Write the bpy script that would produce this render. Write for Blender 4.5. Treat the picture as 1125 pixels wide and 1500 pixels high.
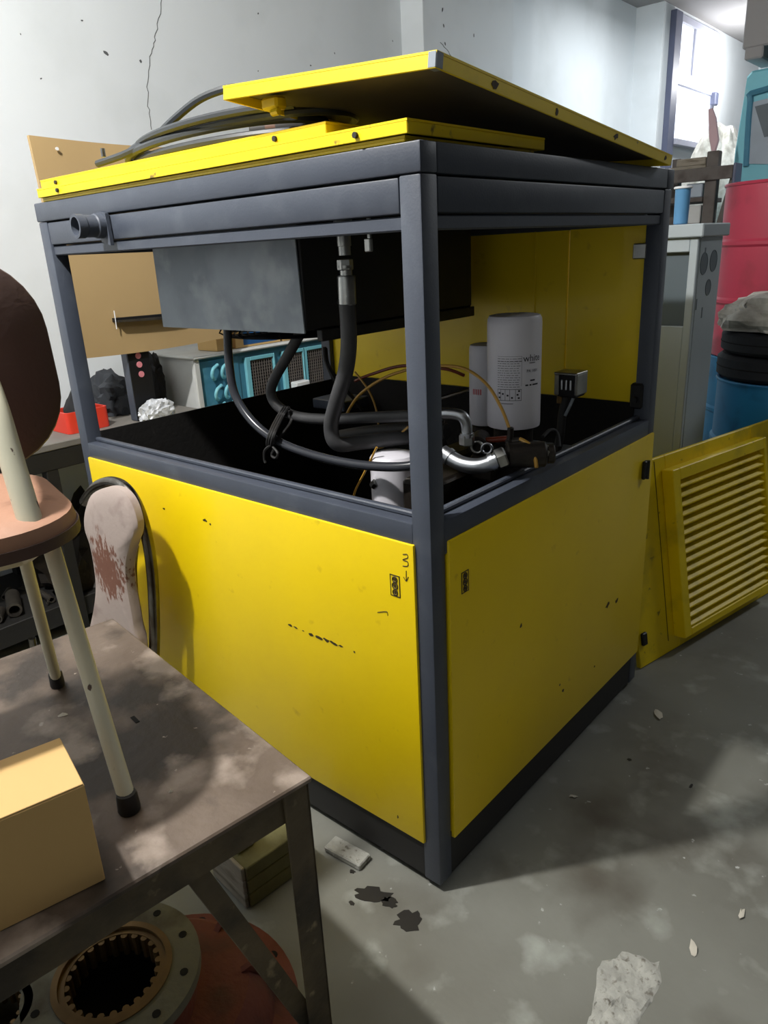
import bpy, bmesh, math, random
from mathutils import Vector, Matrix, noise
random.seed(7)
for o in list(bpy.data.objects): bpy.data.objects.remove(o)
S = bpy.context.scene
COL = S.collection

# ------------------------------------------------------------------ camera
CAM = Vector((0.8656, -1.1171, 1.5233)); FPX = 1077.72
RT = Vector((0.75830824, 0.65015698, -0.04758697))
UP = Vector((-0.18465958, 0.28423725, 0.94080286))
FW = Vector((-0.62519554, 0.70463117, -0.33559716))
cd = bpy.data.cameras.new('camera'); cam = bpy.data.objects.new('camera', cd); COL.objects.link(cam)
cam.matrix_world = Matrix(((RT.x, UP.x, -FW.x, CAM.x), (RT.y, UP.y, -FW.y, CAM.y), (RT.z, UP.z, -FW.z, CAM.z), (0, 0, 0, 1)))
cd.sensor_fit = 'VERTICAL'; cd.sensor_height = 36; cd.lens = 36 * FPX / 1500; cd.clip_start = 0.05
S.camera = cam

# ------------------------------------------------------------------ world, exposure, lamps
w = bpy.data.worlds.new('world'); S.world = w; w.use_nodes = True
w.node_tree.nodes['Background'].inputs[0].default_value = (0.86, 0.94, 1.0, 1)
w.node_tree.nodes['Background'].inputs[1].default_value = 0.35
S.view_settings.view_transform = 'Standard'; S.view_settings.look = 'None'
S.view_settings.gamma = 1; S.view_settings.use_curve_mapping = False
S.view_settings.exposure = 0.3
def lamp(name, kind, loc, energy, col=(1, 1, 1), size=0.1, size_y=None, aim=None):
    l = bpy.data.lights.new(name, kind); l.energy = energy; l.color = col
    o = bpy.data.objects.new(name, l); COL.objects.link(o); o.location = loc
    if kind == 'AREA':
        l.shape = 'RECTANGLE' if size_y else 'SQUARE'; l.size = size
        if size_y: l.size_y = size_y
    else: l.shadow_soft_size = size
    if aim is not None:
        o.rotation_euler = (Vector(aim) - Vector(loc)).to_track_quat('-Z', 'Y').to_euler()
    return o
BULB = (-0.85, -1.05, 3.15)
lamp('bulb_light', 'POINT', BULB, 260, (1.0, 0.98, 0.94), 0.05)
lamp('fill_tube_light', 'AREA', (-1.6, 6.0, 3.5), 34, (0.95, 0.98, 1.0), 0.15, 1.2, (-1.6, 6.0, 0))  # added fill, out of view, brightens the far wall
lamp('fill_tube_light', 'AREA', (1.7, 5.0, 3.5), 46, (0.92, 0.96, 1.0), 0.15, 1.2, (1.7, 5.0, 0))  # added fill, out of view, lifts the cabinet side and right background
FARLAMP = (-1.9, 8.3, 3.35)
lamp('far_bulb_light', 'POINT', (FARLAMP[0], FARLAMP[1], FARLAMP[2] - 0.16), 45, (1, 1, 1), 0.1)

# ------------------------------------------------------------------ pixel helpers (distance always from a plane of the place)
def ray(x, y): return FW + RT * ((x - 562.5) / FPX) + UP * ((750 - y) / FPX)
def on(x, y, ax, val):
    d = ray(x, y); return CAM + d * ((val - CAM[ax]) / d[ax])
def fl(x, y, z=0.0): return on(x, y, 2, z)
def px(x, y, v): return on(x, y, 0, v)
def py(x, y, v): return on(x, y, 1, v)

# ------------------------------------------------------------------ materials
def lin(c): return tuple(((v / 255) / 12.92 if v / 255 <= 0.04045 else ((v / 255 + 0.055) / 1.055) ** 2.4) for v in c)
def mat(name, rgb, rough=0.5, metal=0.0, var=0.12, scale=6.0, rgb2=None, bump=0.0, bscale=60, lo=0.35, hi=0.7, emit=None, alpha=None, detail=6, coat=0, spec=None):
    m = bpy.data.materials.new(name); m.use_nodes = True; nt = m.node_tree; N = nt.nodes; L = nt.links
    b = N['Principled BSDF']; b.inputs['Roughness'].default_value = rough; b.inputs['Metallic'].default_value = metal
    if coat: b.inputs['Coat Weight'].default_value = coat
    if spec is not None: b.inputs['Specular IOR Level'].default_value = spec
    c = lin(rgb)
    tc = N.new('ShaderNodeTexCoord')
    nz = N.new('ShaderNodeTexNoise'); nz.inputs['Scale'].default_value = scale; nz.inputs['Detail'].default_value = detail
    L.new(tc.outputs['Object'], nz.inputs['Vector'])
    rp = N.new('ShaderNodeValToRGB'); rp.color_ramp.elements[0].position = lo; rp.color_ramp.elements[1].position = hi
    c2 = lin(rgb2) if rgb2 else tuple(v * (1 - var) for v in c)
    rp.color_ramp.elements[0].color = (*c, 1); rp.color_ramp.elements[1].color = (*c2, 1)
    L.new(nz.outputs['Fac'], rp.inputs['Fac']); L.new(rp.outputs['Color'], b.inputs['Base Color'])
    if bump:
        n2 = N.new('ShaderNodeTexNoise'); n2.inputs['Scale'].default_value = bscale; n2.inputs['Detail'].default_value = 5
        L.new(tc.outputs['Object'], n2.inputs['Vector'])
        bp = N.new('ShaderNodeBump'); bp.inputs['Strength'].default_value = bump; bp.inputs['Distance'].default_value = 0.01
        L.new(n2.outputs['Fac'], bp.inputs['Height']); L.new(bp.outputs['Normal'], b.inputs['Normal'])
    if emit:
        b.inputs['Emission Color'].default_value = (*lin(emit[0]), 1); b.inputs['Emission Strength'].default_value = emit[1]
    if alpha is not None: b.inputs['Alpha'].default_value = alpha
    return m
def layered(m, rgb, scale, lo, hi, stretch=None, seed=0.0, rough=None):
    """mix one more stain layer over an existing material's base colour"""
    nt = m.node_tree; N = nt.nodes; L = nt.links; b = N['Principled BSDF']
    src = b.inputs['Base Color'].links[0].from_socket
    tc = N.new('ShaderNodeTexCoord'); mp = N.new('ShaderNodeMapping'); mp.inputs['Location'].default_value = (seed, seed * 1.7, seed * 0.3)
    if stretch: mp.inputs['Scale'].default_value = stretch
    nz = N.new('ShaderNodeTexNoise'); nz.inputs['Scale'].default_value = scale; nz.inputs['Detail'].default_value = 8
    L.new(tc.outputs['Object'], mp.inputs['Vector']); L.new(mp.outputs['Vector'], nz.inputs['Vector'])
    mr = N.new('ShaderNodeMapRange'); mr.inputs['From Min'].default_value = lo; mr.inputs['From Max'].default_value = hi
    L.new(nz.outputs['Fac'], mr.inputs['Value'])
    mx = N.new('ShaderNodeMixRGB'); mx.inputs['Color2'].default_value = (*lin(rgb), 1)
    L.new(mr.outputs['Result'], mx.inputs['Fac']); L.new(src, mx.inputs['Color1']); L.new(mx.outputs['Color'], b.inputs['Base Color'])
    return m
M = {}
M['yellow'] = layered(mat('yellow_paint', (244, 211, 2), 0.42, 0, 0.06, 3, coat=0.1), (214, 178, 6), 22, 0.66, 0.8)
M['yellow2'] = layered(layered(mat('yellow_paint_worn', (242, 211, 4), 0.45, 0, 0.1, 4), (120, 95, 30), 26, 0.66, 0.74), (190, 168, 30), 7, 0.55, 0.8, seed=3)
M['under'] = mat('panel_underside', (86, 78, 66), 0.8, 0, 0.3, 5)
M['frame'] = layered(mat('frame_paint', (68, 74, 86), 0.45, 0, 0.12, 5, bump=0.05, bscale=200), (82, 88, 98), 9, 0.55, 0.8)
M['base'] = mat('base_paint', (30, 29, 28), 0.6, 0, 0.2, 5)
M['foam'] = mat('black_foam', (17, 15, 13), 0.95, 0, 0.3, 20, bump=0.2)
M['boxgrey'] = layered(mat('cooler_sheet', (146, 154, 162), 0.5, 0.2, 0.12, 5, rgb2=(126, 134, 142), lo=.4, hi=.6), (160, 167, 172), 8, 0.55, 0.7, seed=5)
M['black'] = mat('black_paint', (16, 16, 19), 0.5, 0, 0.2, 8)
M['mesh'] = mat('wire_mesh', (40, 40, 42), 0.45, 0.6)
M['rubber'] = mat('rubber_hose', (66, 66, 68), 0.55, 0, 0.2, 25)
M['rubber_gloss'] = mat('glossy_hose', (52, 54, 60), 0.22, 0, 0.15, 20)
M['rubber_dark'] = mat('dark_rubber', (30, 29, 29), 0.6, 0, 0.2, 14)
M['steel'] = mat('steel', (176, 176, 172), 0.3, 1.0, 0.25, 30)
M['zinc'] = mat('zinc_pipe', (190, 193, 198), 0.33, 1.0, 0.12, 14)
M['white_can'] = mat('filter_paint', (226, 224, 232), 0.35, 0, 0.04, 4)
M['ink'] = mat('ink', (35, 35, 48), 0.7, 0, 0.1)
M['ink_red'] = mat('red_ink', (205, 90, 95), 0.7, 0, 0.1)
M['amber'] = mat('amber_tube', (196, 150, 62), 0.3, 0, 0.2, 20)
M['redtube'] = mat('red_brown_tube', (128, 52, 28), 0.35, 0, 0.2, 20)
M['cast'] = mat('cast_iron', (44, 38, 32), 0.5, 0.4, 0.3, 25, bump=0.2)
M['wall'] = layered(mat('wall_paint', (226, 232, 236), 0.85, 0, 0.04, 1.2, bump=0.06, bscale=25), (214, 220, 223), 2.2, 0.5, 0.75, seed=2)
M['wallgrey'] = mat('grey_wall_paint', (66, 64, 60), 0.85)
M['ceil'] = mat('ceiling_paint', (158, 156, 156), 0.9, 0, 0.06, 1)
M['crack'] = mat('crack', (95, 98, 100), 0.9)
M['floor'] = layered(layered(layered(mat('concrete', (130, 131, 123), 0.62, 0, 0.3, 1.6, rgb2=(106, 105, 96), bump=0.12, bscale=35), (168, 172, 164), 5, 0.55, 0.72, seed=4), (80, 74, 64), 2.3, 0.56, 0.75, seed=9), (190, 192, 188), 34, 0.70, 0.76, seed=1)
M['patch'] = layered(mat('rough_patch', (178, 178, 170), 0.95, 0, 0.25, 25, bump=0.9, bscale=45), (120, 116, 106), 70, 0.58, 0.7, seed=3)
M['oil'] = mat('oil', (24, 21, 18), 0.5, 0, 0.2, 30)
M['tabletop'] = layered(layered(layered(mat('rusty_table', (112, 98, 86), 0.55, 0.1, 0.3, 5, rgb2=(84, 70, 58), bump=0.25, bscale=28), (50, 41, 33), 4.6, 0.50, 0.60, seed=6), (150, 136, 124), 7, 0.56, 0.68, seed=8), (168, 156, 144), 40, 0.69, 0.74, seed=2)
M['tableleg'] = layered(layered(mat('table_steel', (100, 86, 62), 0.65, 0.0, 0.4, 10, bump=0.25), (52, 44, 32), 7, 0.48, 0.66), (140, 124, 94), 24, 0.64, 0.74)
M['carton'] = mat('cardboard', (208, 172, 112), 0.8, 0, 0.06, 3)
M['board'] = mat('tan_board', (186, 158, 112), 0.7, 0, 0.08, 3)
M['cream'] = layered(mat('cream_tube', (206, 204, 182), 0.4, 0, 0.08, 8), (70, 50, 34), 46, 0.66, 0.70, stretch=(1, 1, .6))
M['brown'] = mat('brown_vinyl', (74, 54, 48), 0.6, 0, 0.15, 6, bump=0.1, bscale=80)
M['tan'] = layered(mat('tan_vinyl', (172, 130, 106), 0.6, 0, 0.1, 5, bump=0.1, bscale=80), (120, 84, 66), 12, 0.6, 0.75)
M['pink'] = layered(mat('faded_vinyl', (176, 160, 152), 0.65, 0, 0.08, 4, bump=0.1), (140, 122, 116), 10, 0.58, 0.75)
def worn_spot(m, c, r, rgb):
    nt = m.node_tree; N = nt.nodes; L = nt.links; b = N['Principled BSDF']; src = b.inputs['Base Color'].links[0].from_socket
    tc = N.new('ShaderNodeTexCoord'); d = N.new('ShaderNodeVectorMath'); d.operation = 'DISTANCE'; d.inputs[1].default_value = c
    L.new(tc.outputs['Object'], d.inputs[0])
    nz = N.new('ShaderNodeTexNoise'); nz.inputs['Scale'].default_value = 90; nz.inputs['Detail'].default_value = 6
    mp = N.new('ShaderNodeMapping'); mp.inputs['Scale'].default_value = (1, 1, .45); L.new(tc.outputs['Object'], mp.inputs['Vector']); L.new(mp.outputs['Vector'], nz.inputs['Vector'])
    g = N.new('ShaderNodeMapRange'); g.inputs['From Min'].default_value = r; g.inputs['From Max'].default_value = r * .35; g.inputs['To Min'].default_value = -.25; g.inputs['To Max'].default_value = .18
    L.new(d.outputs['Value'], g.inputs['Value'])
    ad = N.new('ShaderNodeMath'); L.new(g.outputs['Result'], ad.inputs[0]); L.new(nz.outputs['Fac'], ad.inputs[1])
    mr = N.new('ShaderNodeMapRange'); mr.inputs['From Min'].default_value = .5; mr.inputs['From Max'].default_value = .6; L.new(ad.outputs[0], mr.inputs['Value'])
    mx = N.new('ShaderNodeMixRGB'); mx.inputs['Color2'].default_value = (*lin(rgb), 1); L.new(mr.outputs['Result'], mx.inputs['Fac']); L.new(src, mx.inputs['Color1']); L.new(mx.outputs['Color'], b.inputs['Base Color'])
worn_spot(M['pink'], tuple(on(156, 832, 1, -.16)), .15, (118, 78, 62))
M['chrome'] = mat('dull_chrome', (120, 118, 114), 0.25, 1.0, 0.5, 12, rgb2=(74, 60, 46))
M['redcast'] = layered(mat('red_oxide', (104, 48, 34), 0.75, 0, 0.2, 6, bump=0.3), (70, 40, 30), 9, 0.52, 0.7)
M['greycast'] = layered(mat('grey_cast', (118, 116, 100), 0.55, 0.3, 0.25, 7, bump=0.2), (76, 68, 50), 9, 0.5, 0.7)
M['bronze'] = mat('oily_bronze', (126, 100, 62), 0.45, 0.6, 0.4, 16)
M['hole'] = mat('hole_dark', (8, 7, 6), 0.9)
M['oldwood'] = layered(mat('old_wood', (148, 140, 126), 0.85, 0, 0.2, 14, bump=0.3), (92, 82, 66), 9, 0.5, 0.7, stretch=(1, 1, 6))
M['olivewood'] = mat('olive_wood', (110, 106, 70), 0.85, 0, 0.3, 14, bump=0.3)
M['greywood'] = layered(mat('grey_wood', (104, 98, 94), 0.85, 0, 0.2, 10), (74, 66, 62), 9, 0.5, 0.7)
M['teal'] = layered(mat('teal_paint', (70, 132, 158), 0.5, 0, 0.12, 5), (96, 150, 170), 12, 0.6, 0.8)
M['teal_light'] = layered(mat('turquoise_paint', (128, 204, 220), 0.55, 0, 0.1, 3), (150, 205, 214), 8, 0.6, 0.75)
M['greypanel'] = mat('pale_grey_plate', (166, 178, 190), 0.6, 0, 0.15, 6)
M['whiteslab'] = mat('white_slab', (206, 208, 206), 0.8, 0, 0.12, 9)
M['blue'] = mat('blue_print', (26, 84, 140), 0.5)
M['cabgrey'] = mat('cabinet_grey', (168, 178, 184), 0.5, 0, 0.08, 4)
M['cabdark'] = mat('cabinet_dark', (84, 96, 104), 0.5, 0, 0.08, 4)
M['reddrum'] = layered(mat('red_drum', (178, 56, 78), 0.35, 0, 0.1, 4), (150, 50, 66), 6, 0.55, 0.7)
M['bluedrum'] = layered(mat('blue_drum', (40, 134, 186), 0.45, 0, 0.1, 4), (30, 100, 146), 6, 0.55, 0.7)
M['tyre'] = mat('tyre_rubber', (36, 38, 44), 0.75, 0, 0.2, 12, bump=0.2)
M['sack'] = mat('woven_sack', (224, 222, 214), 0.85, 0, 0.2, 14, rgb2=(160, 156, 146), bump=0.3)
M['jar'] = mat('blue_plastic', (92, 146, 190), 0.35)
M['white'] = mat('white_plastic', (232, 234, 236), 0.4)
M['bag'] = mat('clear_bag', (214, 218, 224), 0.25, 0, 0.2, 30, bump=0.4)
M['cloth'] = mat('dark_cloth', (58, 62, 68), 0.95, 0, 0.25, 12)
M['cloth2'] = mat('black_cloth', (36, 37, 40), 0.95, 0, 0.25, 12)
M['redplastic'] = mat('red_plastic', (222, 62, 44), 0.4)
M['cable'] = mat('cable_rubber', (48, 52, 56), 0.5, 0, 0.15, 20)
M['cablebrown'] = mat('brown_tape', (92, 62, 46), 0.5)
M['winframe'] = mat('window_frame', (88, 94, 118), 0.5)
M['winbar'] = mat('window_bar', (176, 178, 194), 0.5)
M['pane'] = mat('bright_pane', (240, 244, 252), 0.3, emit=((236, 242, 255), 0.8))
M['lampglass'] = mat('lamp_glass', (255, 255, 255), 0.3, emit=((255, 255, 255), 14))
M['filltube'] = mat('fill_tube_glass', (255, 255, 255), 0.3, emit=((250, 252, 255), 6))  # glow of the added ceiling fill tubes
M['sticker'] = mat('pink_sticker', (226, 140, 150), 0.6)
M['benchtop'] = mat('bench_top', (120, 116, 110), 0.7, 0, 0.2, 6)
M['pipe'] = mat('dirty_pipe', (112, 106, 98), 0.4, 0.8, 0.4, 16)
M['paper'] = mat('scrap_paper', (205, 200, 186), 0.8)
M['pinkcloth'] = mat('pale_pink_cloth', (206, 176, 182), 0.9)
M['chip'] = mat('paint_chip', (58, 44, 14), 0.7)

# ------------------------------------------------------------------ mesh builder
class MB:
    def __init__(s, mtx=None): s.v = []; s.f = []; s.m = mtx or Matrix.Identity(4)
    def add(s, vs, fs):
        n = len(s.v); s.v += [s.m @ Vector(q) for q in vs]; s.f += [tuple(i + n for i in f) for f in fs]; return s
    def bm(s, b):
        b.verts.index_update(); s.add([v.co.copy() for v in b.verts], [[v.index for v in f.verts] for f in b.faces]); b.free(); return s
    def box(s, lo, hi, bev=0.003, seg=1):
        b = bmesh.new(); bmesh.ops.create_cube(b, size=1)
        lo = Vector(lo); hi = Vector(hi); c = (lo + hi) / 2; d = hi - lo
        for v in b.verts: v.co = Vector((v.co.x * d.x, v.co.y * d.y, v.co.z * d.z)) + c
        bev = min(bev, 0.45 * min(abs(d.x), abs(d.y), abs(d.z)))
        if bev > 0: bmesh.ops.bevel(b, geom=list(b.edges), offset=bev, segments=seg, profile=0.5, affect='EDGES')
        return s.bm(b)
    def hull(s, pts, th, nrm, bev=0.0):
        """polygon extruded by th along -nrm"""
        n = Vector(nrm).normalized(); a = [Vector(q) for q in pts]; k = len(a)
        if bev <= 0:
            vs = a + [q - n * th for q in a]
            fs = [tuple(range(k)), tuple(range(2 * k - 1, k - 1, -1))] + [(i, i + k, (i + 1) % k + k, (i + 1) % k) for i in range(k)]
            return s.add(vs, fs)
        c = sum(a, Vector()) / k
        ins = [q + (c - q).normalized() * bev for q in a]
        rings = [ins, [q - n * bev for q in a], [q - n * (th - bev) for q in a], [q - n * th for q in ins]]
        vs = [q for r in rings for q in r]; fs = [tuple(range(k)), tuple(range(4 * k - 1, 3 * k - 1, -1))]
        for r in range(3):
            for i in range(k): j = (i + 1) % k; fs.append((r * k + i, (r + 1) * k + i, (r + 1) * k + j, r * k + j))
        return s.add(vs, fs)
    def lathe(s, prof, c=(0, 0, 0), axis=(0, 0, 1), n=32, cap=True):
        ax = Vector(axis).normalized(); u = ax.orthogonal().normalized(); v = ax.cross(u); c = Vector(c)
        vs = []; fs = []
        for r, h in prof:
            for i in range(n):
                t = 2 * math.pi * i / n; vs.append(c + ax * h + (u * math.cos(t) + v * math.sin(t)) * r)
        for k in range(len(prof) - 1):
            for i in range(n):
                j = (i + 1) % n; fs.append((k * n + i, k * n + j, (k + 1) * n + j, (k + 1) * n + i))
        if cap:
            if prof[0][0] > 1e-5: fs.append(tuple(range(n - 1, -1, -1)))
            if prof[-1][0] > 1e-5: fs.append(tuple(range((len(prof) - 1) * n, len(prof) * n)))
        return s.add(vs, fs)
    def cyl(s, a, b, r, n=20, bev=0.0, r2=None):
        a = Vector(a); b = Vector(b); h = (b - a).length; r2 = r if r2 is None else r2
        pr = [(r, 0), (r2, h)] if bev <= 0 else [(r - bev, 0), (r, bev), (r2, h - bev), (r2 - bev, h)]
        return s.lathe(pr, a, b - a, n)
    def tube(s, pts, r, n=12, res=8, cap=True, rad=None):
        P = [Vector(q) for q in pts]; sp = []; rr = []
        if len(P) == 2: sp = P; rr = [r, r]
        else:
            for i in range(len(P) - 1):
                p0 = P[max(i - 1, 0)]; p1 = P[i]; p2 = P[i + 1]; p3 = P[min(i + 2, len(P) - 1)]
                for k in range(res):
                    t = k / res
                    sp.append(0.5 * ((2 * p1) + (p2 - p0) * t + (2 * p0 - 5 * p1 + 4 * p2 - p3) * t * t + (3 * p1 - p0 - 3 * p2 + p3) * t ** 3))
            sp.append(P[-1]); rr = [r] * len(sp)
        T = [(sp[min(i + 1, len(sp) - 1)] - sp[max(i - 1, 0)]).normalized() for i in range(len(sp))]
        u = T[0].orthogonal().normalized(); vs = []; fs = []
        for i, q in enumerate(sp):
            if i:
                ax = T[i - 1].cross(T[i])
                if ax.length > 1e-7: u = Matrix.Rotation(T[i - 1].angle(T[i]), 3, ax.normalized()) @ u
            v = T[i].cross(u)
            for k in range(n):
                t = 2 * math.pi * k / n; vs.append(q + (u * math.cos(t) + v * math.sin(t)) * rr[i])
        m = len(sp)
        for i in range(m - 1):
            for k in range(n):
                j = (k + 1) % n; fs.append((i * n + k, i * n + j, (i + 1) * n + j, (i + 1) * n + k))
        if cap: fs.append(tuple(range(n - 1, -1, -1))); fs.append(tuple(range((m - 1) * n, m * n)))
        return s.add(vs, fs)
    def torus(s, c, axis, R, r, n=36, k=10):
        prof = []
        ax = Vector(axis).normalized(); u = ax.orthogonal().normalized(); v = ax.cross(u); c = Vector(c); vs = []; fs = []
        for i in range(n):
            t = 2 * math.pi * i / n; d = u * math.cos(t) + v * math.sin(t)
            for j in range(k):
                a = 2 * math.pi * j / k; vs.append(c + d * (R + r * math.cos(a)) + ax * (r * math.sin(a)))
        for i in range(n):
            for j in range(k):
                fs.append((i * k + j, ((i + 1) % n) * k + j, ((i + 1) % n) * k + (j + 1) % k, i * k + (j + 1) % k))
        return s.add(vs, fs)
    def mesh(s, name, smooth=True):
        me = bpy.data.meshes.new(name); me.from_pydata([tuple(q) for q in s.v], [], s.f); me.validate()
        b = bmesh.new(); b.from_mesh(me); bmesh.ops.recalc_face_normals(b, faces=b.faces)
        if smooth:
            for f in b.faces: f.smooth = True
            for e in b.edges:
                if len(e.link_faces) == 2 and e.calc_face_angle(0) > math.radians(32): e.smooth = False
        b.to_mesh(me); b.free(); return me
def link(name, me, m, parent=None):
    o = bpy.data.objects.new(name, me); COL.objects.link(o)
    if m and not me.materials: me.materials.append(M[m])
    if parent:
        o.parent = parent
        if parent.type == 'EMPTY': o.location = -parent.location
    return o
def part(name, mb, m, parent=None, label=None, kind=None):
    o = link(name, mb.mesh(name), m, parent)
    if label: o['label'] = label
    if kind: o['kind'] = kind
    return o
def tag(o, label, cat, group=None):
    o['label'] = label; o['category'] = cat
    if group: o['group'] = group
    return o
def thing(name, loc, label, cat, group=None):
    o = bpy.data.objects.new(name, None); COL.objects.link(o); o.location = Vector(loc); o.empty_display_size = 0.1
    return tag(o, label, cat, group)
def struct(name, mb, m):
    o = part(name, mb, m); o['kind'] = 'structure'; return o
def blob(pts, n=3, seed=0, amp=0.2, fr=8.0, fold=0.0):
    """lumpy soft shape: ellipsoid c, r roughened with noise; flat at zmin"""
    c, r, zmin = pts; b = bmesh.new(); bmesh.ops.create_icosphere(b, subdivisions=n, radius=1)
    mb = MB()
    for v in b.verts:
        d = v.co.normalized(); k = 1 + amp * noise.fractal(d * fr * 0.25 + Vector((seed, seed * 2, 0)), 0.9, 2.0, 4) + fold * abs(noise.noise(d * fr + Vector((0, 0, seed))))
        q = Vector((d.x * r[0] * k, d.y * r[1] * k, d.z * r[2] * k)) + Vector(c); q.z = max(q.z, zmin); v.co = q
    return mb.bm(b)
def rounded(w, h, r, n=8, pw=None):
    """rounded rectangle outline centred on 0,0"""
    o = []
    for cx, cy, a0 in ((w / 2 - r, h / 2 - r, 0), (-w / 2 + r, h / 2 - r, 90), (-w / 2 + r, -h / 2 + r, 180), (w / 2 - r, -h / 2 + r, 270)):
        for k in range(n + 1): a = math.radians(a0 + 90 * k / n); o.append((cx + r * math.cos(a), cy + r * math.sin(a)))
    return o
def frame_mtx(org, ex, ey, ez):
    ex = Vector(ex); ey = Vector(ey); ez = Vector(ez); org = Vector(org)
    return Matrix(((ex.x, ey.x, ez.x, org.x), (ex.y, ey.y, ez.y, org.y), (ex.z, ey.z, ez.z, org.z), (0, 0, 0, 1)))
def chip(name, plist, m, parent, off):
    mb = MB(); a = [Vector(q) for q in plist]
    mb.hull([q + Vector(off) for q in a], 0.0012, off); return part(name, mb, m, parent)
def blot(c, r1, r2, ang, n, jit, rnd):
    o = []
    for i in range(n):
        t = 2 * math.pi * i / n; k = 1 + rnd.uniform(-jit, jit)
        x = r1 * k * math.cos(t); y = r2 * k * math.sin(t)
        o.append((c[0] + x * math.cos(ang) - y * math.sin(ang), c[1] + x * math.sin(ang) + y * math.cos(ang)))
    return o

# ================================================================== THE ROOM
XW = -2.7; ZC = 3.65; YB = 10.2; YF = -4.5; XR = 5.0
floor = struct('floor', MB().box((XW - .3, YF - .3, -0.12), (XR + .3, YB + .3, 0), 0), 'floor')
struct('ceiling', MB().box((XW - .3, YF - .3, ZC), (XR + .3, YB + .3, ZC + .15), 0), 'ceil')
wl = struct('wall_left', MB().box((XW - .2, YF, 0), (XW, YB, ZC), 0), 'wall')
struct('wall_back', MB().box((XW, YB, 0), (XR, YB + .2, ZC), 0), 'wall')
struct('wall_front', MB().box((XW, YF - .2, 0), (-2.4, YF, ZC), 0).box((0.2, YF - .2, 0), (XR, YF, ZC), 0).box((-2.4, YF - .2, 3.1), (0.2, YF, ZC), 0), 'wall')
struct('wall_right', MB().box((XR, YF, 0), (XR + .2, YB, ZC), 0), 'wallgrey')
struct('trim_1', MB().box((XW - .01, 3.318, 0), (-2.517, 4.43, ZC), 0.004), 'wall')          # pilaster
struct('trim_2', MB().box((XW - .01, 7.033, 0), (-2.42, YB, ZC), 0.004), 'wall')             # projecting bay
# crack and pock marks in the plaster
rnd = random.Random(3)
cp = [(237, -10), (235, 20), (228, 50), (224, 68), (219, 88), (216, 120), (217, 150), (219, 172), (221, 196)]
m = MB(); fine = []
for i in range(len(cp) - 1):
    for k in range(4):
        t = k / 4; fine.append((cp[i][0] + (cp[i + 1][0] - cp[i][0]) * t + rnd.uniform(-1.6, 1.6), cp[i][1] + (cp[i + 1][1] - cp[i][1]) * t))
m.tube([px(a, b, XW) for a, b in fine], 0.0022, 5, 1)
part('plaster_crack', m, 'crack', wl)
m = MB(); fine = [(645 + (668 - 645) * i / 8 + rnd.uniform(-1, 1), 62 + 28 * i / 8) for i in range(9)]
m.tube([px(a, b, -2.517) for a, b in fine], 0.002, 5, 1); part('plaster_crack', m, 'crack', wl)
m = MB(); fine = [(268 + rnd.uniform(-1.5, 1.5) + i * .9, 505 + i * 9) for i in range(11)]
m.tube([px(a, b, XW) for a, b in fine], 0.0022, 5, 1); part('plaster_crack', m, 'crack', wl)
for a, b, r in ((155, 78, .012), (206, 90, .009), (60, 115, .005), (445, 107, .008), (378, 104, .005), (455, 96, .006), (490, 78, .005), (378, 20, .006), (120, 30, .006), (575, 60, .005), (30, 50, .004), (300, 140, .004)):
    c = px(a, b, XW); bl = blot((0, 0), r, r * .6, rnd.uniform(0, 3), 7, .3, rnd)
    chip('plaster_chip', [(c.x, c.y + u, c.z + v) for u, v in bl], 'crack', wl, (0.0015, 0, 0))
for a, b, r in ((648, 14, .014), (650, 38, .012), (694, 52, .01), (652, 64, .012)):
    c = px(a, b, -2.517); bl = blot((0, 0), r * .5, r, rnd.uniform(-.4, .4), 7, .3, rnd)
    chip('plaster_chip', [(c.x, c.y + u, c.z + v) for u, v in bl], 'crack', wl, (0.0015, 0, 0))
# rough patch, stains and scraps on the floor
c = fl(925, 1455); rim = [fl(a, b) for a, b in ((882, 1408), (912, 1396), (945, 1402), (968, 1412), (970, 1440), (955, 1468), (935, 1495), (905, 1540), (850, 1545), (862, 1500), (868, 1470), (872, 1440))]
m = MB(); vs = []; fs = []; n = len(rim); K = 8; cc = sum(rim, Vector()) / n
for k in range(K + 1):
    for i in range(4 * n):
        q = rim[i // 4].lerp(rim[(i // 4 + 1) % n], (i % 4) / 4); q = cc.lerp(q, 1 - k / (K + .6))
        jt = noise.noise(q * 35) * .012 if k == 0 else 0
        vs.append((q.x + jt, q.y - jt, 0.0005 if k == 0 else 0.004 + 0.008 * noise.noise(q * 60)))
for k in range(K):
    for i in range(4 * n): j = (i + 1) % (4 * n); fs.append((k * 4 * n + i, k * 4 * n + j, (k + 1) * 4 * n + j, (k + 1) * 4 * n + i))
fs.append(tuple(K * 4 * n + i for i in range(4 * n)))
part('rough_concrete_patch', m.add(vs, fs), 'patch', floor)
for a, b, r1, r2, an in ((548, 1312, .045, .022, .5), (570, 1322, .02, .014, .2), (600, 1350, .034, .028, .9), (516, 1277, .008, .006, 0), (515, 1323, .008, .005, 0), (1012, 1152, .004, .01, 0), (922, 1113, .006, .005, 0)):
    c = fl(a, b); bl = blot((c.x, c.y), r1, r2, an, 22, .28, rnd); chip('oil_stain', [(u, v, 0.0005) for u, v in bl], 'oil', floor, (0, 0, 0.001))
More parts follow.
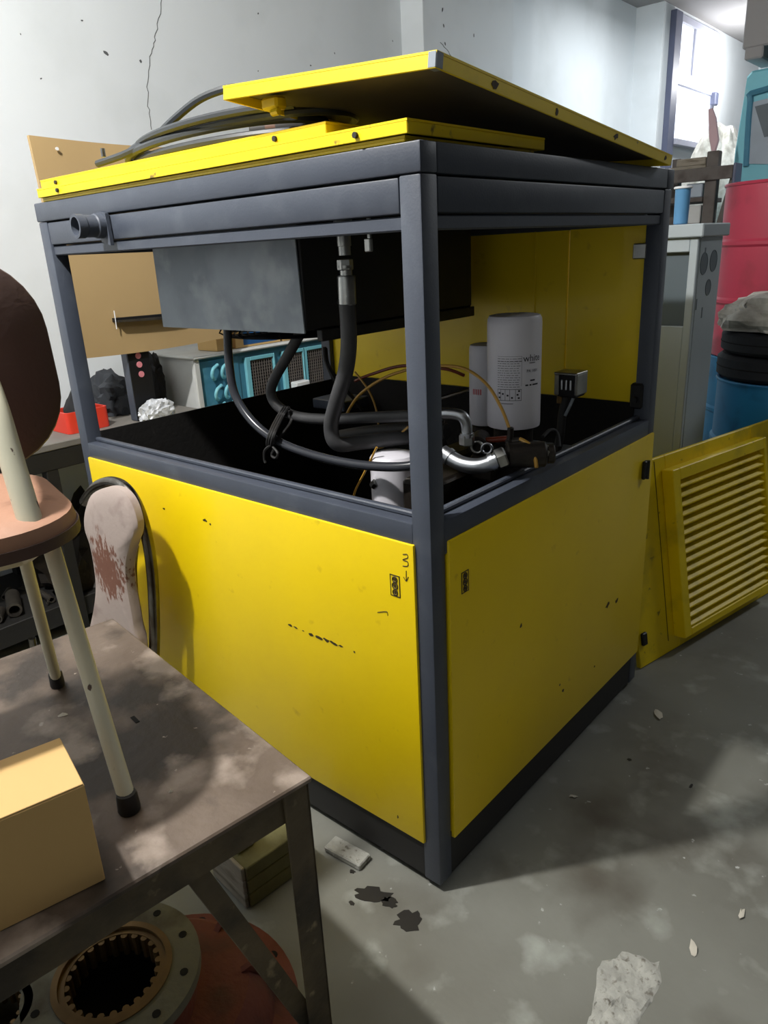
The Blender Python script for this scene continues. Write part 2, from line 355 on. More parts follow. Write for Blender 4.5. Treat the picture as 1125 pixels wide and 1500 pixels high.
for i, (a, b, s, lab) in enumerate(((964, 1048, .02, 'curled white scrap of paper beside the louvred panel'), (841, 1168, .008, 'tiny pale paper crumb in the shade of the yellow box'), (1086, 1340, .012, 'white flake of plaster on the bright open floor'), (1016, 1392, .012, 'pale flake of plaster beside the rough floor patch'))):
    c = fl(a, b); bl = blot((c.x, c.y), s * 1.6, s * .6, rnd.uniform(0, 3), 9, .4, rnd)
    m = MB(); vs = [(c.x, c.y, .006)] + [(u, v, .0008 + rnd.uniform(0, .006)) for u, v in bl]; m.add(vs, [(0, k + 1, (k + 1) % 9 + 1) for k in range(9)])
    m.add([(x, y, z - .0008) for x, y, z in vs], [(0, (k + 1) % 9 + 1, k + 1) for k in range(9)])
    tag(part('floor_scrap', m, 'paper'), lab, 'scrap')

# window beyond, in the bay
WX = -2.42
def wp(a, b): return px(a, b, WX)
y0, y1 = wp(985, 120).y, wp(1044, 120).y; zt = 3.6; zb = wp(1010, 211).z; zm = wp(1010, 122).z; ys = wp(1015, 60).y
win = bpy.data.objects.new('window_1', None); COL.objects.link(win); win.location = (WX, (y0 + y1) / 2, zb); win['kind'] = 'structure'
part('window_frame', MB().box((WX, y0 - .17, .9), (WX + .06, y0, zt), .004), 'winframe', win)
part('window_frame', MB().box((WX, y0, zt - .07), (WX + .04, y1, zt), .004).box((WX, y1 - .04, zb), (WX + .04, y1, zt - .07), .004).box((WX, y0, zm - .06), (WX + .04, y1 - .04, zm + .06), .004).box((WX, y0, zb - .05), (WX + .08, y1, zb + .01), .004), 'winbar', win)
part('window_bar', MB().box((WX, ys - .025, zm + .06), (WX + .03, ys + .025, zt - .07), .003), 'winbar', win)
for a, b, c, d in ((y0, ys - .025, zm + .06, zt - .07), (ys + .025, y1 - .04, zm + .06, zt - .07), (y0, y1 - .04, zb + .01, zm - .06)):
    part('pane', MB().box((WX + .002, a, c), (WX + .012, b, d), 0), 'pane', win)
part('window_catch', MB().box((WX + .03, y1 - .12, zm - .16), (WX + .09, y1 - .02, zm - .03), .01), 'winframe', win)
# far lamp, its holder and a hanging ceiling box
L = thing('ceiling_lamp', (FARLAMP[0], FARLAMP[1], ZC), 'glowing white bulb hanging from the ceiling past the window', 'lamp')
part('bulb', MB().lathe([(0.001, -.44), (.05, -.42), (.075, -.36), (.06, -.28), (.03, -.22), (.03, -.18)], (FARLAMP[0], FARLAMP[1], ZC), n=20), 'lampglass', L)
part('holder', MB().cyl((FARLAMP[0], FARLAMP[1], ZC - .2), (FARLAMP[0], FARLAMP[1], ZC), .035, 14), 'white', L)
L = thing('ceiling_lamp', (BULB[0], BULB[1], ZC), 'bare bulb hanging from the ceiling over the rusty table', 'lamp')
part('bulb', MB().lathe([(0.001, -.56), (.03, -.545), (.045, -.5), (.035, -.45), (.02, -.4), (.02, -.36)], (BULB[0], BULB[1], ZC + .14), n=20), 'lampglass', L)
part('cord', MB().cyl((BULB[0], BULB[1], ZC - .24), (BULB[0], BULB[1], ZC), .008, 8), 'white', L)
for lx, ly, lab in ((-1.6, 6.0, 'added white ceiling batten lamp with a glowing fill tube near the far window'), (1.7, 5.0, 'added white ceiling batten lamp with a glowing fill tube over the open floor')):
    L = thing('added_tube_lamp', (lx, ly, ZC), lab, 'lamp', 'added ceiling batten lamps')  # unseen fixtures added to carry the two fill lights
    part('batten', MB().box((lx - .04, ly - .65, ZC - .06), (lx + .04, ly + .65, ZC), .006), 'white', L)
    part('tube', MB().cyl((lx, ly - .6, ZC - .085), (lx, ly + .6, ZC - .085), .016, 12), 'filltube', L)
q = py(1086, 80, 5.0)
struct('trim_3', MB().box((q.x, 5.0, q.z + .03), (q.x + .9, 5.6, ZC), .01).box((q.x + .02, 5.0, q.z - .04), (q.x + .14, 5.4, q.z + .04), .01), 'ceil')

# ================================================================== THE COMPRESSOR ENCLOSURE
W, D, H = 1.448, 1.188, 1.70
Z1, Z2, Z3, ZS, ZP, ZB = 1.6485, 1.583, 1.553, 0.979, 0.932, 0.134
E_ = thing('compressor_enclosure', (-W / 2, D / 2, 0), 'yellow and dark grey framed compressor housing with open upper sides', 'machine')
def ep(name, mb, m, label=None, parent=None): return part(name, mb, m, parent or E_, label)
P5 = 0.05
for x in (-W, -P5):
    for y in (0, D - P5):
        ep('post', MB().box((x + .003 * (x < -1) - .003 * (x > -1), y + .003 * (y == 0) - .003 * (y > 0), 0.02), (x + P5 + .003 * (x < -1) - .003 * (x > -1), y + P5 + .003 * (y == 0) - .003 * (y > 0), Z1 - .001), .004, 2), 'frame')
# top ring, mitred beams
for a, b in (((-W, 0), (0, P5)), ((-W, D - P5), (0, D))):
    ep('top_beam', MB().box((a[0], a[1], Z1), (b[0], b[1], H), .004, 2), 'frame')
for a, b in (((-W, P5), (-W + P5, D - P5)), ((-P5, P5), (0, D - P5))):
    ep('top_beam', MB().box((a[0], a[1], Z1), (b[0], b[1], H), .004, 2), 'frame')
# second and third bands
for y0_, y1_ in ((.004, .042), (D - .042, D - .004)):
    ep('fascia', MB().box((-W + P5 + .005, y0_, Z2), (-P5 - .005, y1_, Z1 - .004), .004, 2), 'frame')
    ep('header_rail', MB().box((-W + P5 + .003, y0_ + .006, Z3), (-P5 - .003, y1_ - .006, Z2 - .004), .003), 'frame')
for x0_, x1_ in ((-W + .004, -W + .042), (-.042, -.004)):
    ep('fascia', MB().box((x0_, P5 + .005, Z2), (x1_, D - P5 - .005, Z1 - .004), .004, 2), 'frame')
    ep('header_rail', MB().box((x0_ + .006, P5 + .003, Z3), (x1_ - .006, D - P5 - .003, Z2 - .004), .003), 'frame')
# sills with an inner lip
for y0_, s in ((0.002, 1), (D - .002, -1)):
    a, b = sorted((y0_, y0_ + s * .046)); c, d = sorted((y0_ + s * .03, y0_ + s * .046))
    ep('sill_rail', MB().box((-W + P5, a, ZP - .03), (-P5, b, ZS), .004, 2).box((-W + P5, c, ZS), (-P5, d, ZS + .012), .003), 'frame')
for x0_, s in ((-.002, -1), (-W + .002, 1)):
    a, b = sorted((x0_, x0_ + s * .046)); c, d = sorted((x0_ + s * .03, x0_ + s * .046))
    ep('sill_rail', MB().box((a, P5, ZP - .03), (b, D - P5, ZS), .004, 2).box((c, P5, ZS), (d, D - P5, ZS + .012), .003), 'frame')
# base rails
ep('base_rail', MB().box((-W + P5, .006, .02), (-P5, .06, ZB + .02), .004), 'base')
ep('base_rail', MB().box((-W + P5, D - .06, .02), (-P5, D - .006, ZB + .02), .004), 'base')
ep('base_rail', MB().box((-W + .006, P5, .02), (-W + .06, D - P5, ZB + .02), .004), 'base')
ep('base_rail', MB().box((-.06, P5, .02), (-.006, D - P5, ZB + .02), .004), 'base')
for x in (-W + .02, -.09):
    for y in (.02, D - .09): ep('foot', MB().box((x, y, 0), (x + .07, y + .07, .021), .004), 'base')
ep('floor_pan', MB().box((-W + .05, .05, .06), (-.05, D - .05, .08), 0), 'foam')
ep('light_block_sheet', MB().box((-W + .05, .05, H - .02), (-.05, D - .05, H - .012), 0), 'black')  # unseen sheet added to shut out light from above and darken the interior
# yellow side panels
pf = ep('side_panel', MB().box((-W + .046, -.004, ZB), (-.0455, .016, ZP), .003, 2), 'yellow', 'bright yellow sheet panel with a scratched streak')
pr = ep('side_panel', MB().box((-.016, .058, ZB), (.004, D - .012, ZP), .003, 2), 'yellow', 'yellow sheet panel with square latch plate')
pb = ep('side_panel', MB().box((-W + .046, D - .016, ZB), (-.046, D + .004, ZP), .003, 2), 'yellow')
pl = ep('side_panel', MB().box((-W - .004, .046, ZB), (-W + .016, D - .046, ZP), .003, 2), 'yellow')
for lo, hi in (((-W + .052, .05, ZB), (-.052, .056, ZS + .008)), ((-W + .052, D - .056, ZB), (-.052, D - .05, ZS + .05)), ((-W + .05, .052, ZB), (-W + .056, D - .052, ZS + .03)), ((-.056, .052, ZB), (-.05, D - .052, ZS + .004))):
    ep('foam_lining', MB().box(lo, hi, 0), 'foam')
# upper yellow panels on the far side
xa = py(831, 450, D - .03).x
f1 = ep('rear_panel', MB().box((-W + P5, D - .03, ZS + .045), (xa - .002, D - .018, Z3 + .02), .003), 'yellow', 'yellow upper panel seen from inside')
ep('rear_panel', MB().box((xa + .002, D - .034, ZS + .045), (-.052, D - .02, Z3 + .02), .003), 'yellow', 'yellow upper panel seen from inside')
xs = py(783, 450, D - .03).x
part('panel_fold', MB().box((xs - .003, D - .034, ZS + .045), (xs + .003, D - .03, Z3 + .01), .001), 'yellow', f1)
q = py(937, 368, D - .05); ep('corner_bracket', MB().box((q.x - .02, D - .055, q.z - .022), (q.x + .022, D - .042, q.z + .022), .003), 'steel')
q = py(934, 575, D - .05); ep('catch', MB().box((q.x - .02, D - .065, q.z - .05), (q.x + .02, D - .035, q.z + .03), .006).cyl((q.x, D - .08, q.z - .02), (q.x, D - .05, q.z - .02), .01), 'black')

# latch plates (recessed plates with screws) on the two near panels
def latch(c, ax_u, nrm, host):
    u = Vector(ax_u); n = Vector(nrm); z = Vector((0, 0, 1)); m = frame_mtx(c, u, z, n)
    rim_ = MB(m)
    for lo, hi in (((-.014, -.026, 0), (-.012, .026, .0012)), ((.012, -.026, 0), (.014, .026, .0012)), ((-.014, .024, 0), (.014, .026, .0012)), ((-.014, -.026, 0), (.014, -.024, .0012))): rim_.box(lo, hi, 0)
    lp = part('latch_plate', MB(m).box((-.012, -.024, 0), (.012, .024, .0006), 0), 'yellow2', host)
    part('latch_outline', rim_, 'chip', lp)
    for dz, r in ((.015, .0065), (0, .0075), (-.016, .0065)):
        part('latch_screw', MB(m).torus((0, dz, .001), (0, 0, 1), r, .0016, 18, 6).cyl((0, dz, 0), (0, dz, .0016), r * .55, 12), 'chip', lp)
cL = py(579, 858, -.004); latch(cL, (1, 0, 0), (0, -1, 0), pf)
cR = px(681, 852, .004); latch(cR, (0, 1, 0), (1, 0, 0), pr)
# marker scribble beside the latch: a sideways three and an arrow
def mark(pts, host, plane='y'):
    q = [py(a, b, -.0045) if plane == 'y' else px(a, b, .0045) for a, b in pts]; return part('marker_stroke', MB().tube(q, .0009, 5, 6), 'chip', host)
mark([(590, 812), (596, 812), (597, 817), (590, 820), (597, 823), (597, 829), (590, 829)], pf)
mark([(595, 836), (595, 850)], pf); mark([(591, 845), (595, 851), (598, 845)], pf)
mark([(553, 897), (566, 896), (568, 902)], pf)
# paint chips
rc = random.Random(11)
for a, b, r1, r2 in ((425, 916, .008, .003), (433, 919, .006, .0025), (444, 924, .004, .002), (456, 930, .009, .004), (466, 934, .012, .004), (478, 938, .010, .004), (488, 942, .011, .0045), (499, 946, .007, .003), (519, 955, .003, .003), (300, 762, .008, .004), (308, 768, .005, .003), (583, 1197, .002, .005), (240, 745, .004, .003)):
    c = py(a, b, -.0042); bl = blot((0, 0), r1, r2, -.05, 9, .45, rc); chip('paint_chip', [(c.x + u, c.y, c.z + v) for u, v in bl], 'chip', pf, (0, -.0006, 0))
for a, b, r1, r2 in ((890, 886, .012, .009), (903, 880, .012, .006), (763, 917, .006, .006), (825, 1011, .005, .005), (871, 976, .004, .003), (820, 1003, .003, .003)):
    c = px(a, b, .0042); bl = blot((0, 0), r1, r2, .5, 9, .45, rc); chip('paint_chip', [(c.x, c.y + u, c.z + v) for u, v in bl], 'chip', pr, (.0006, 0, 0))
c = px(942, 688, .004); part('hinge', MB().box((c.x, c.y - .012, c.z - .03), (c.x + .012, c.y + .012, c.z + .03), .003).cyl((c.x + .012, c.y + .008, c.z - .03), (c.x + .012, c.y + .008, c.z + .03), .006, 10), 'black', pr)
# outlet stub on the front fascia
c = py(155, 331, .004); s = ep('outlet_stub', MB().lathe([(.031, 0), (.031, .03), (.028, .033), (.028, .06), (.030, .063), (.030, .085), (.023, .085), (.021, .04)], (c.x, c.y, c.z), (-.05, -1, 0), 24, cap=False), 'frame')
part('bore', MB().cyl((c.x - .002, c.y - .05, c.z), (c.x - .0022, c.y - .053, c.z), .0225, 20), 'hole', s)
part('collar', MB().hull([(c.x - .01, c.y - .004, c.z - .04), (c.x + .034, c.y - .004, c.z - .05), (c.x + .03, c.y - .004, c.z + .03), (c.x - .01, c.y - .004, c.z + .036)], -.01, (0, -1, 0)), 'frame', s)

# cooler plenum under the roof
CX0, CX1, CY0, CY1, CZ0 = -1.166, -0.54, 0.2, 0.95, 1.336
co = ep('cooler_plenum', MB().box((CX0, CY0 + .004, CZ0), (CX1, CY1, H - .022), .004), 'black')
part('cooler_front_sheet', MB().hull([(CX0, CY0, CZ0 - .004), (CX1 + .002, CY0, CZ0 - .004), (CX1 - .006, CY0, Z3 + .02), (CX0 + .002, CY0, Z3 + .02)], -.004, (0, -1, 0)), 'boxgrey', co)
part('cooler_frame', MB().box((CX1 - .01, CY0 + .05, CZ0 - .03), (CX1 + .01, CY1, CZ0), .002).box((CX0 + .02, CY1 - .02, CZ0 - .03), (CX1 - .01, CY1, CZ0), .002), 'black', co)
g = MB(); gc = Vector((-.83, .48, CZ0 - .03))
for r in (.04, .06, .08, .1, .12, .14, .16, .18, .2, .22, .235, .25): g.torus(gc, (0, 0, 1), r, .0028, 40, 5)
for k in range(12):
    t = k * math.pi / 6; g.tube([gc + Vector((math.cos(t) * .05, math.sin(t) * .05, 0)), gc + Vector((math.cos(t) * .25, math.sin(t) * .25, 0)), gc + Vector((math.cos(t) * .25, math.sin(t) * .25, .028))], .0028, 5, 3)
part('fan_guard', g, 'mesh', co)
part('bolt', MB().cyl((CX1 + .0, .33, 1.4), (CX1 + .008, .33, 1.4), .008, 8), 'steel', co)
q = py(540, 352, .06); ep('hanging_tab', MB().box((q.x - .004, .06, q.z), (q.x + .004, .066, q.z + .06), .001).box((q.x - .009, .055, q.z - .022), (q.x + .007, .066, q.z + .004), .002), 'steel')

# hoses and pipes
def Y(a, b, v): return py(a, b, v)
h1 = ep('main_hose', MB().tube([Y(508, 440, .24), Y(511, 500, .24), Y(506, 545, .245), Y(493, 588, .25), Y(485, 625, .26), Y(494, 650, .27), Y(530, 648, .33), Y(600, 640, .42), Y(640, 640, .5)], .0205, 18), 'rubber', 'thick black rubber hose with steel end')
part('crimp_sleeve', MB().lathe([(.020, 0), (.0225, .003), (.0225, .066), (.021, .07), (.015, .07), (.015, .085), (.018, .087), (.018, .093)], Y(509, 447, .24), Y(506, 380, .24) - Y(509, 447, .24), 20), 'steel', h1)
part('hex_nut', MB().lathe([(.017, 0), (.0195, .002), (.0195, .024), (.017, .026)], Y(506, 396, .24), (0, 0, 1), 6), 'steel', h1)
part('hose_fitting', MB().lathe([(.015, 0), (.015, .02), (.017, .021), (.017, .05), (.022, .052), (.022, .1)], Y(505, 374, .24), (0, 0, 1), 18), 'steel', h1)
h2 = ep('hose', MB().tube([Y(445, 478, .34), Y(425, 515, .34), Y(402, 555, .33), Y(397, 577, .33), Y(408, 596, .33), Y(435, 610, .33), Y(480, 614, .335), Y(530, 612, .35), Y(600, 609, .37), Y(648, 607, .385)], .0155, 16), 'rubber')
h3 = ep('hose', MB().tube([Y(333, 482, .22), Y(336, 535, .22), Y(345, 580, .22), Y(372, 620, .22), Y(410, 648, .225), Y(460, 667, .235), Y(520, 680, .25), Y(580, 684, .27), Y(625, 678, .3), Y(652, 668, .33)], .0125, 16), 'rubber_gloss')
# rag tying the two hoses together
tie = MB()
for o_ in (-.012, -.003, .007):
    tie.tube([Y(421, 598, .31) + Vector((o_, 0, .004)), Y(412, 610, .30) + Vector((o_, 0, 0)), Y(401, 632, .205) + Vector((o_, 0, 0)), Y(396, 650, .20) + Vector((o_, 0, 0)), Y(400, 660, .23) + Vector((o_, 0, -.004))], .0055, 7)
tie.tube([Y(397, 652, .2), Y(388, 660, .195), Y(387, 672, .195), Y(389, 678, .195)], .004, 6).tube([Y(400, 655, .2), Y(407, 664, .195), Y(404, 671, .195), Y(398, 667, .195), Y(401, 659, .198)], .004, 6)
tie.tube([Y(424, 601, .31), Y(427, 616, .315), Y(416, 633, .25), Y(404, 645, .21)], .005, 6)
ep('rag_tie', tie, 'rubber_dark', 'strip of dark rag tying two hoses')
ep('drain_hose', MB().tube([Y(500, 640, .45), Y(540, 634, .45), Y(600, 630, .46), Y(655, 632, .47)], .022, 14), 'rubber_dark')
# steel elbows
e1 = ep('steel_elbow', MB().tube([Y(640, 606, .385), Y(662, 606, .39), Y(677, 610, .395), Y(683, 622, .4), Y(684, 640, .4)], .0145, 16, 6), 'zinc')
part('elbow_nut', MB().lathe([(.017, 0), (.02, .003), (.02, .026), (.017, .03)], Y(684, 652, .4), (0, 0, 1), 6), 'steel', e1)
part('elbow_collar', MB().cyl(Y(684, 640, .4), Y(684, 634, .4), .0185, 16), 'zinc', e1)
e2 = ep('steel_elbow', MB().tube([Y(648, 662, .325), Y(662, 672, .325), Y(678, 680, .325), Y(698, 683, .33), Y(716, 679, .345), Y(730, 672, .36)], .0195, 18, 6), 'zinc')
for (a, b, d0), (a2, b2, d2), r in (((655, 667, .325), (660, 671, .325), .0225), ((718, 678, .347), (724, 675, .353), .0225)):
    part('elbow_collar', MB().cyl(Y(a, b, d0), Y(a2, b2, d2), r, 18), 'zinc', e2)
part('elbow_nut', MB().lathe([(.022, 0), (.027, .003), (.027, .022), (.022, .026)], Y(727, 674, .356), Y(745, 667, .375) - Y(727, 674, .356), 6), 'steel', e2)
# filter head casting
fb = Y(761, 628, .6); fc = Vector((fb.x - .02, .6 + .03, 0))
FC1 = Vector((-.152 - .05, .60 + .055, 1.040)); FC2 = Vector((-.36 - .03, .80, .995))
hd = MB().cyl(FC1 + Vector((0, 0, -.05)), FC1 + Vector((0, 0, -.002)), .055, 24, .004)
a_ = Y(742, 668, .40); b_ = Y(800, 665, .46)
hd.cyl(a_, b_, .032, 20, .005); hd.cyl(b_, b_ + (b_ - a_).normalized() * .02, .024, 16, .003)
hd.box((FC1.x - .03, FC1.y - .18, FC1.z - .12), (FC1.x + .05, FC1.y + .02, FC1.z - .045), .01)
hdo = ep('filter_head', hd, 'cast')
hd2 = MB().cyl(FC2 + Vector((0, 0, -.05)), FC2 + Vector((0, 0, -.002)), .042, 24, .004)
hd2.box((FC2.x - .04, FC2.y - .28, FC2.z - .14), (FC2.x + .05, FC2.y + .02, FC2.z - .04), .01)
q = Y(704, 650, .5); hd2.cyl(q + Vector((.01, -.03, 0)), q + Vector((-.03, .05, 0)), .026, 16, .004)
hdo2 = ep('filter_head', hd2, 'cast')
part('plug_ring', MB().torus(q + Vector((.012, -.034, 0)), (.35, -.9, 0), .015, .004, 18, 8), 'steel', hdo2)
q = Y(713, 657, .42); part('plug_ring', MB().torus(q, (.5, -.85, .1), .013, .0035, 18, 8), 'zinc', hdo)
q = Y(798, 662, .45); part('plug_ring', MB().torus(q, (.8, -.6, 0), .014, .004, 18, 8).cyl(q, q + Vector((.012, -.009, 0)), .008, 6), 'steel', hdo)
q = Y(726, 645, .5); part('red_tap', MB().cyl(q + Vector((-.03, 0, -.004)), q + Vector((.03, .01, .006)), .008, 10), 'redtube', hdo)
ep('valve_block', MB().box((-.33, .30, .86), (-.22, .50, .955), .012).box((-.5, .45, .82), (-.3, .7, .93), .01), 'cast')
# spin-on filters with printing
def filt(c, r, h, name='oil_filter'):
    return ep(name, MB().lathe([(r * .9, 0), (r * .985, .002), (r, .012), (r, h - .022), (r * .985, h - .010), (r * .93, h - .002), (r * .8, h), (r * .62, h - .002), (0.001, h - .002)], c, (0, 0, 1), 40), 'white_can', 'white spin-on filter canister')
R1, H1 = .0735, .303
F1 = filt(FC1, R1, H1); F2 = filt(FC2, .05, .245)
vdir = (CAM - FC1); A0 = math.atan2(vdir.y, vdir.x)
def wrap(c, r, ang, z): return Vector((c.x + (r + .0006) * math.cos(ang), c.y + (r + .0006) * math.sin(ang), c.z + z))
def bar_on(c, r, a0, a1, z0, z1, mb):
    n = max(2, int(abs(a1 - a0) / .08) + 1); vs = []; fs = []
    for i in range(n):
        a = a0 + (a1 - a0) * i / (n - 1); vs += [wrap(c, r, a, z0), wrap(c, r, a, z1)]
    for i in range(n - 1): fs.append((2 * i, 2 * i + 2, 2 * i + 3, 2 * i + 1))
    return mb.add(vs, fs)
def word_on(txt, c, r, acen, z, size, mb):
    cu = bpy.data.curves.new('t', 'FONT'); cu.body = txt; cu.size = size; cu.align_x = 'CENTER'; cu.resolution_u = 2
    to = bpy.data.objects.new('t', cu); COL.objects.link(to); bpy.context.view_layer.update()
    me = bpy.data.meshes.new_from_object(to.evaluated_get(bpy.context.evaluated_depsgraph_get()))
    vs = [wrap(c, r, acen + v.co.x / r, z + v.co.y) for v in me.vertices]; fs = [tuple(p.vertices) for p in me.polygons]
    mb.add(vs, fs); bpy.data.objects.remove(to); bpy.data.curves.remove(cu); bpy.data.meshes.remove(me)
ink = MB(); aw = A0 + .72
word_on('white', FC1, R1, aw, .186, .026, ink); bar_on(FC1, R1, aw - .15, aw + .12, .1805, .1825, ink)
word_on('PA 1001', FC1, R1, aw, .157, .011, ink)
for z, ks in ((.133, ((-.10, .12),)), (.121, ((-.3, -.18), (-.13, -.04), (.0, .3)))):
    for k0, k1 in ks: bar_on(FC1, R1, aw + k0, aw + k1, z, z + .004, ink)
part('printed_lettering', ink, 'ink', F1)
ink = MB(); al, ar = A0 - .62, A0 + .28; rr_ = random.Random(5)
for k in range(13):
    z = .194 - k * .0062
    e = al
    while e < ar - .1:
        w_ = rr_.uniform(.05, .16); bar_on(FC1, R1, e, min(e + w_, ar - rr_.uniform(0, .1)), z, z + .0012, ink); e += w_ + .03
for z in (.2005, .187): bar_on(FC1, R1, al, ar, z, z + .0006, ink)
for a in (ar - .008,): bar_on(FC1, R1, a, a + .008, .122, .2005, ink)
part('printed_text_block', ink, 'ink', F1)
ink = MB(); z0, z1 = .083, .113
for z in (z0, z1): bar_on(FC1, R1, al, ar, z, z + .0012, ink)
for k in range(6): a = al + (ar - al) * (0, .14, .33, .52, .75, .985)[k]; bar_on(FC1, R1, a, a + .013, z0, z1, ink)
for k, (u, v) in enumerate(((.05, .018), (.05, .006), (.8, .014), (.85, .005), (.86, .024), (.58, .006), (.2, .016), (.4, .012))): bar_on(FC1, R1, al + (ar - al) * u, al + (ar - al) * (u + .08), z0 + v, z0 + v + .0045, ink)
bar_on(FC1, R1, al + .15, ar - .3, .074, .0755, ink)
part('printed_pictograms', ink, 'ink', F1)
ink = MB(); A2 = math.atan2(CAM.y - FC2.y, CAM.x - FC2.x)
for k in range(5): bar_on(FC2, .05, A2 - .85 + k * .13, A2 - .78 + k * .13, .098, .115, ink)
part('red_print', ink, 'ink_red', F2)
# small control tubes
t1 = ep('control_tube', MB().tube([Y(505, 612, .45), Y(525, 580, .45), Y(560, 555, .46), Y(600, 541, .47), Y(640, 536, .48), Y(680, 540, .48), Y(712, 562, .47), Y(733, 595, .46), Y(745, 625, .45), Y(748, 640, .45)], .0042, 10), 'amber', 'amber plastic control tube')
ep('control_tube', MB().tube([Y(520, 558, .52), Y(545, 548, .52), Y(590, 536, .53), Y(650, 540, .56), Y(680, 550, .6)], .0045, 10), 'redtube')
part('tube_fitting', MB().cyl(Y(748, 626, .45), Y(747, 648, .45), .0085, 12, .002).cyl(Y(747, 644, .45), Y(748, 662, .45), .013, 12, .002).cyl(Y(752, 646, .45), Y(762, 645, .45), .008, 10), 'cast', t1)
ep('control_tube', MB().tube([Y(762, 643, .44), Y(775, 651, .43), Y(783, 668, .42), Y(786, 685, .41)], .0048, 10), 'amber')
ep('control_tube', MB().tube([Y(520, 545, .5), Y(540, 572, .5), Y(551, 600, .5), Y(555, 630, .48)], .003, 8), 'amber')
ep('bracket_strip', MB().tube([Y(640, 585, .8), Y(690, 570, .9)], .006, 6), 'steel')
ep('wire', MB().tube([Y(475, 508, .5), Y(478, 530, .5), Y(490, 555, .5), Y(515, 580, .55), Y(530, 600, .6)], .006, 8).tube([Y(478, 510, .52), Y(482, 535, .5), Y(500, 562, .52)], .0035, 8), 'rubber_dark')
ep('wire', MB().tube([Y(552, 655, .3), Y(535, 690, .3), Y(520, 720, .3), Y(515, 745, .3)], .003, 6).tube([Y(598, 625, .4), Y(560, 655, .4), Y(530, 650, .4)], .003, 6), 'amber')
ep('wire', MB().tube([Y(690, 680, .6), Y(655, 655, .55), Y(652, 620, .55), Y(660, 600, .6)], .004, 6), 'rubber_dark')
# separator tank, motor and pump body low inside
ts = Y(577, 700, .36)
tk = ep('separator_tank', MB().lathe([(.02, .05), (.06, .06), (.064, .09), (.064, ts.z + .06 - .06), (.058, ts.z + .068 - .06), (.03, ts.z + .075 - .06)], (ts.x, ts.y, .06), (0, 0, 1), 28), 'white_can')
part('drain_cock', MB().cyl(Y(546, 712, .3), Y(552, 706, .3), .012, 8, .002), 'steel', tk)
ep('air_end', MB().cyl((-1.05, .62, .5), (-.45, .62, .5), .2, 28, .02).cyl((-.45, .62, .5), (-.3, .62, .55), .13, 24, .01).box((-.95, .45, .08), (-.5, .8, .34), .01), 'base')
ep('pan_plate', MB().box((-.42, .78, .86), (-.06, 1.12, .868), 0).box((-.42, .78, .70), (-.41, 1.12, .86), 0).box((-.07, .78, .08), (-.06, 1.12, .86), 0), 'boxgrey')
q = Y(480, 585, 1.0); ep('relay_box', MB().box((q.x - .04, .95, q.z - .03), (q.x + .14, 1.1, q.z + .01), .004), 'frame')
# pressure switch on its pipe
q = Y(833, 563, .86); sw = ep('pressure_switch', MB().box((q.x - .028, .84, q.z - .036), (q.x + .034, .9, q.z + .036), .004), 'mesh')
part('switch_cover', MB().box((q.x - .034, .834, q.z - .03), (q.x - .02, .9, q.z + .034), .003).box((q.x + .03, .834, q.z - .028), (q.x + .04, .9, q.z + .034), .003).box((q.x - .034, .832, q.z + .03), (q.x + .04, .9, q.z + .038), .002), 'steel', sw)
for dx in (-.01, .004, .018): part('terminal', MB().cyl((q.x + dx, .838, q.z - .012), (q.x + dx, .838, q.z + .016), .0035, 8), 'zinc', sw)
part('adjuster', MB().cyl((q.x - .022, .85, q.z - .055), (q.x - .022, .85, q.z - .034), .009, 10), 'bronze', sw)
part('switch_pipe', MB().tube([(q.x - .006, .86, q.z - .034), (q.x - .012, .85, q.z - .09), (q.x - .008, .83, q.z - .16), (q.x - .02, .8, q.z - .26)], .013, 12), 'rubber_dark', sw)
part('switch_lead', MB().tube([(q.x + .018, .86, q.z - .034), (q.x + .012, .85, q.z - .06), (q.x + .002, .84, q.z - .09)], .005, 8), 'boxgrey', sw)
ep('wire', MB().tube([Y(795, 640, .62), Y(806, 630, .66), Y(816, 634, .68), Y(820, 655, .66)], .005, 8), 'rubber_dark')

# ================================================================== ROOF PANELS LYING ON TOP
def sheet(name, label, c4, th, rim=.018):
    """folded sheet-metal panel from its four lower corners"""
    c4 = [Vector(q) for q in c4]; n = (c4[1] - c4[0]).cross(c4[3] - c4[0]).normalized()
    if n.z < 0: n = -n
    cen = sum(c4, Vector()) / 4
    t = thing(name, cen, label, 'panel', 'yellow roof panels on the housing')
    part('skin', MB().hull([q + n * th for q in c4], .004, n), 'yellow2', t)
    ins = [q + (cen - q).normalized() * .006 for q in c4]
    part('lining', MB().hull([q + n * (th - .0042) for q in ins], .004, n), 'under', t)
    for i in range(4):
        a, b = c4[i], c4[(i + 1) % 4]; d = (b - a).normalized(); inw = n.cross(d)
        if inw.dot(cen - a) < 0: inw = -inw
        part('edge_flange', MB(frame_mtx(a, d, inw, n)).box((0.0005, 0, 0), ((b - a).length - .0005, .004, th - .0041), .001), 'yellow2', t)
    return t, n
S0, _ = sheet('roof_panel', 'lowest thin yellow sheet lying directly on the dark frame', [(-1.39, .003, 1.7005), (-.035, .003, 1.7005), (-.035, .45, 1.7005), (-1.39, .45, 1.7005)], .010)
S1, _ = sheet('roof_panel', 'long yellow panel sandwiched in the stack beneath the coiled cable', [(-1.395, -.008, 1.711), (-.02, -.008, 1.711), (-.02, .47, 1.711), (-1.395, .47, 1.711)], .024)
S2, _ = sheet('roof_panel', 'short yellow panel carrying the coiled black cable', [(-1.405, .012, 1.7355), (-.235, .012, 1.7355), (-.235, .5, 1.7355), (-1.405, .5, 1.7355)], .024)
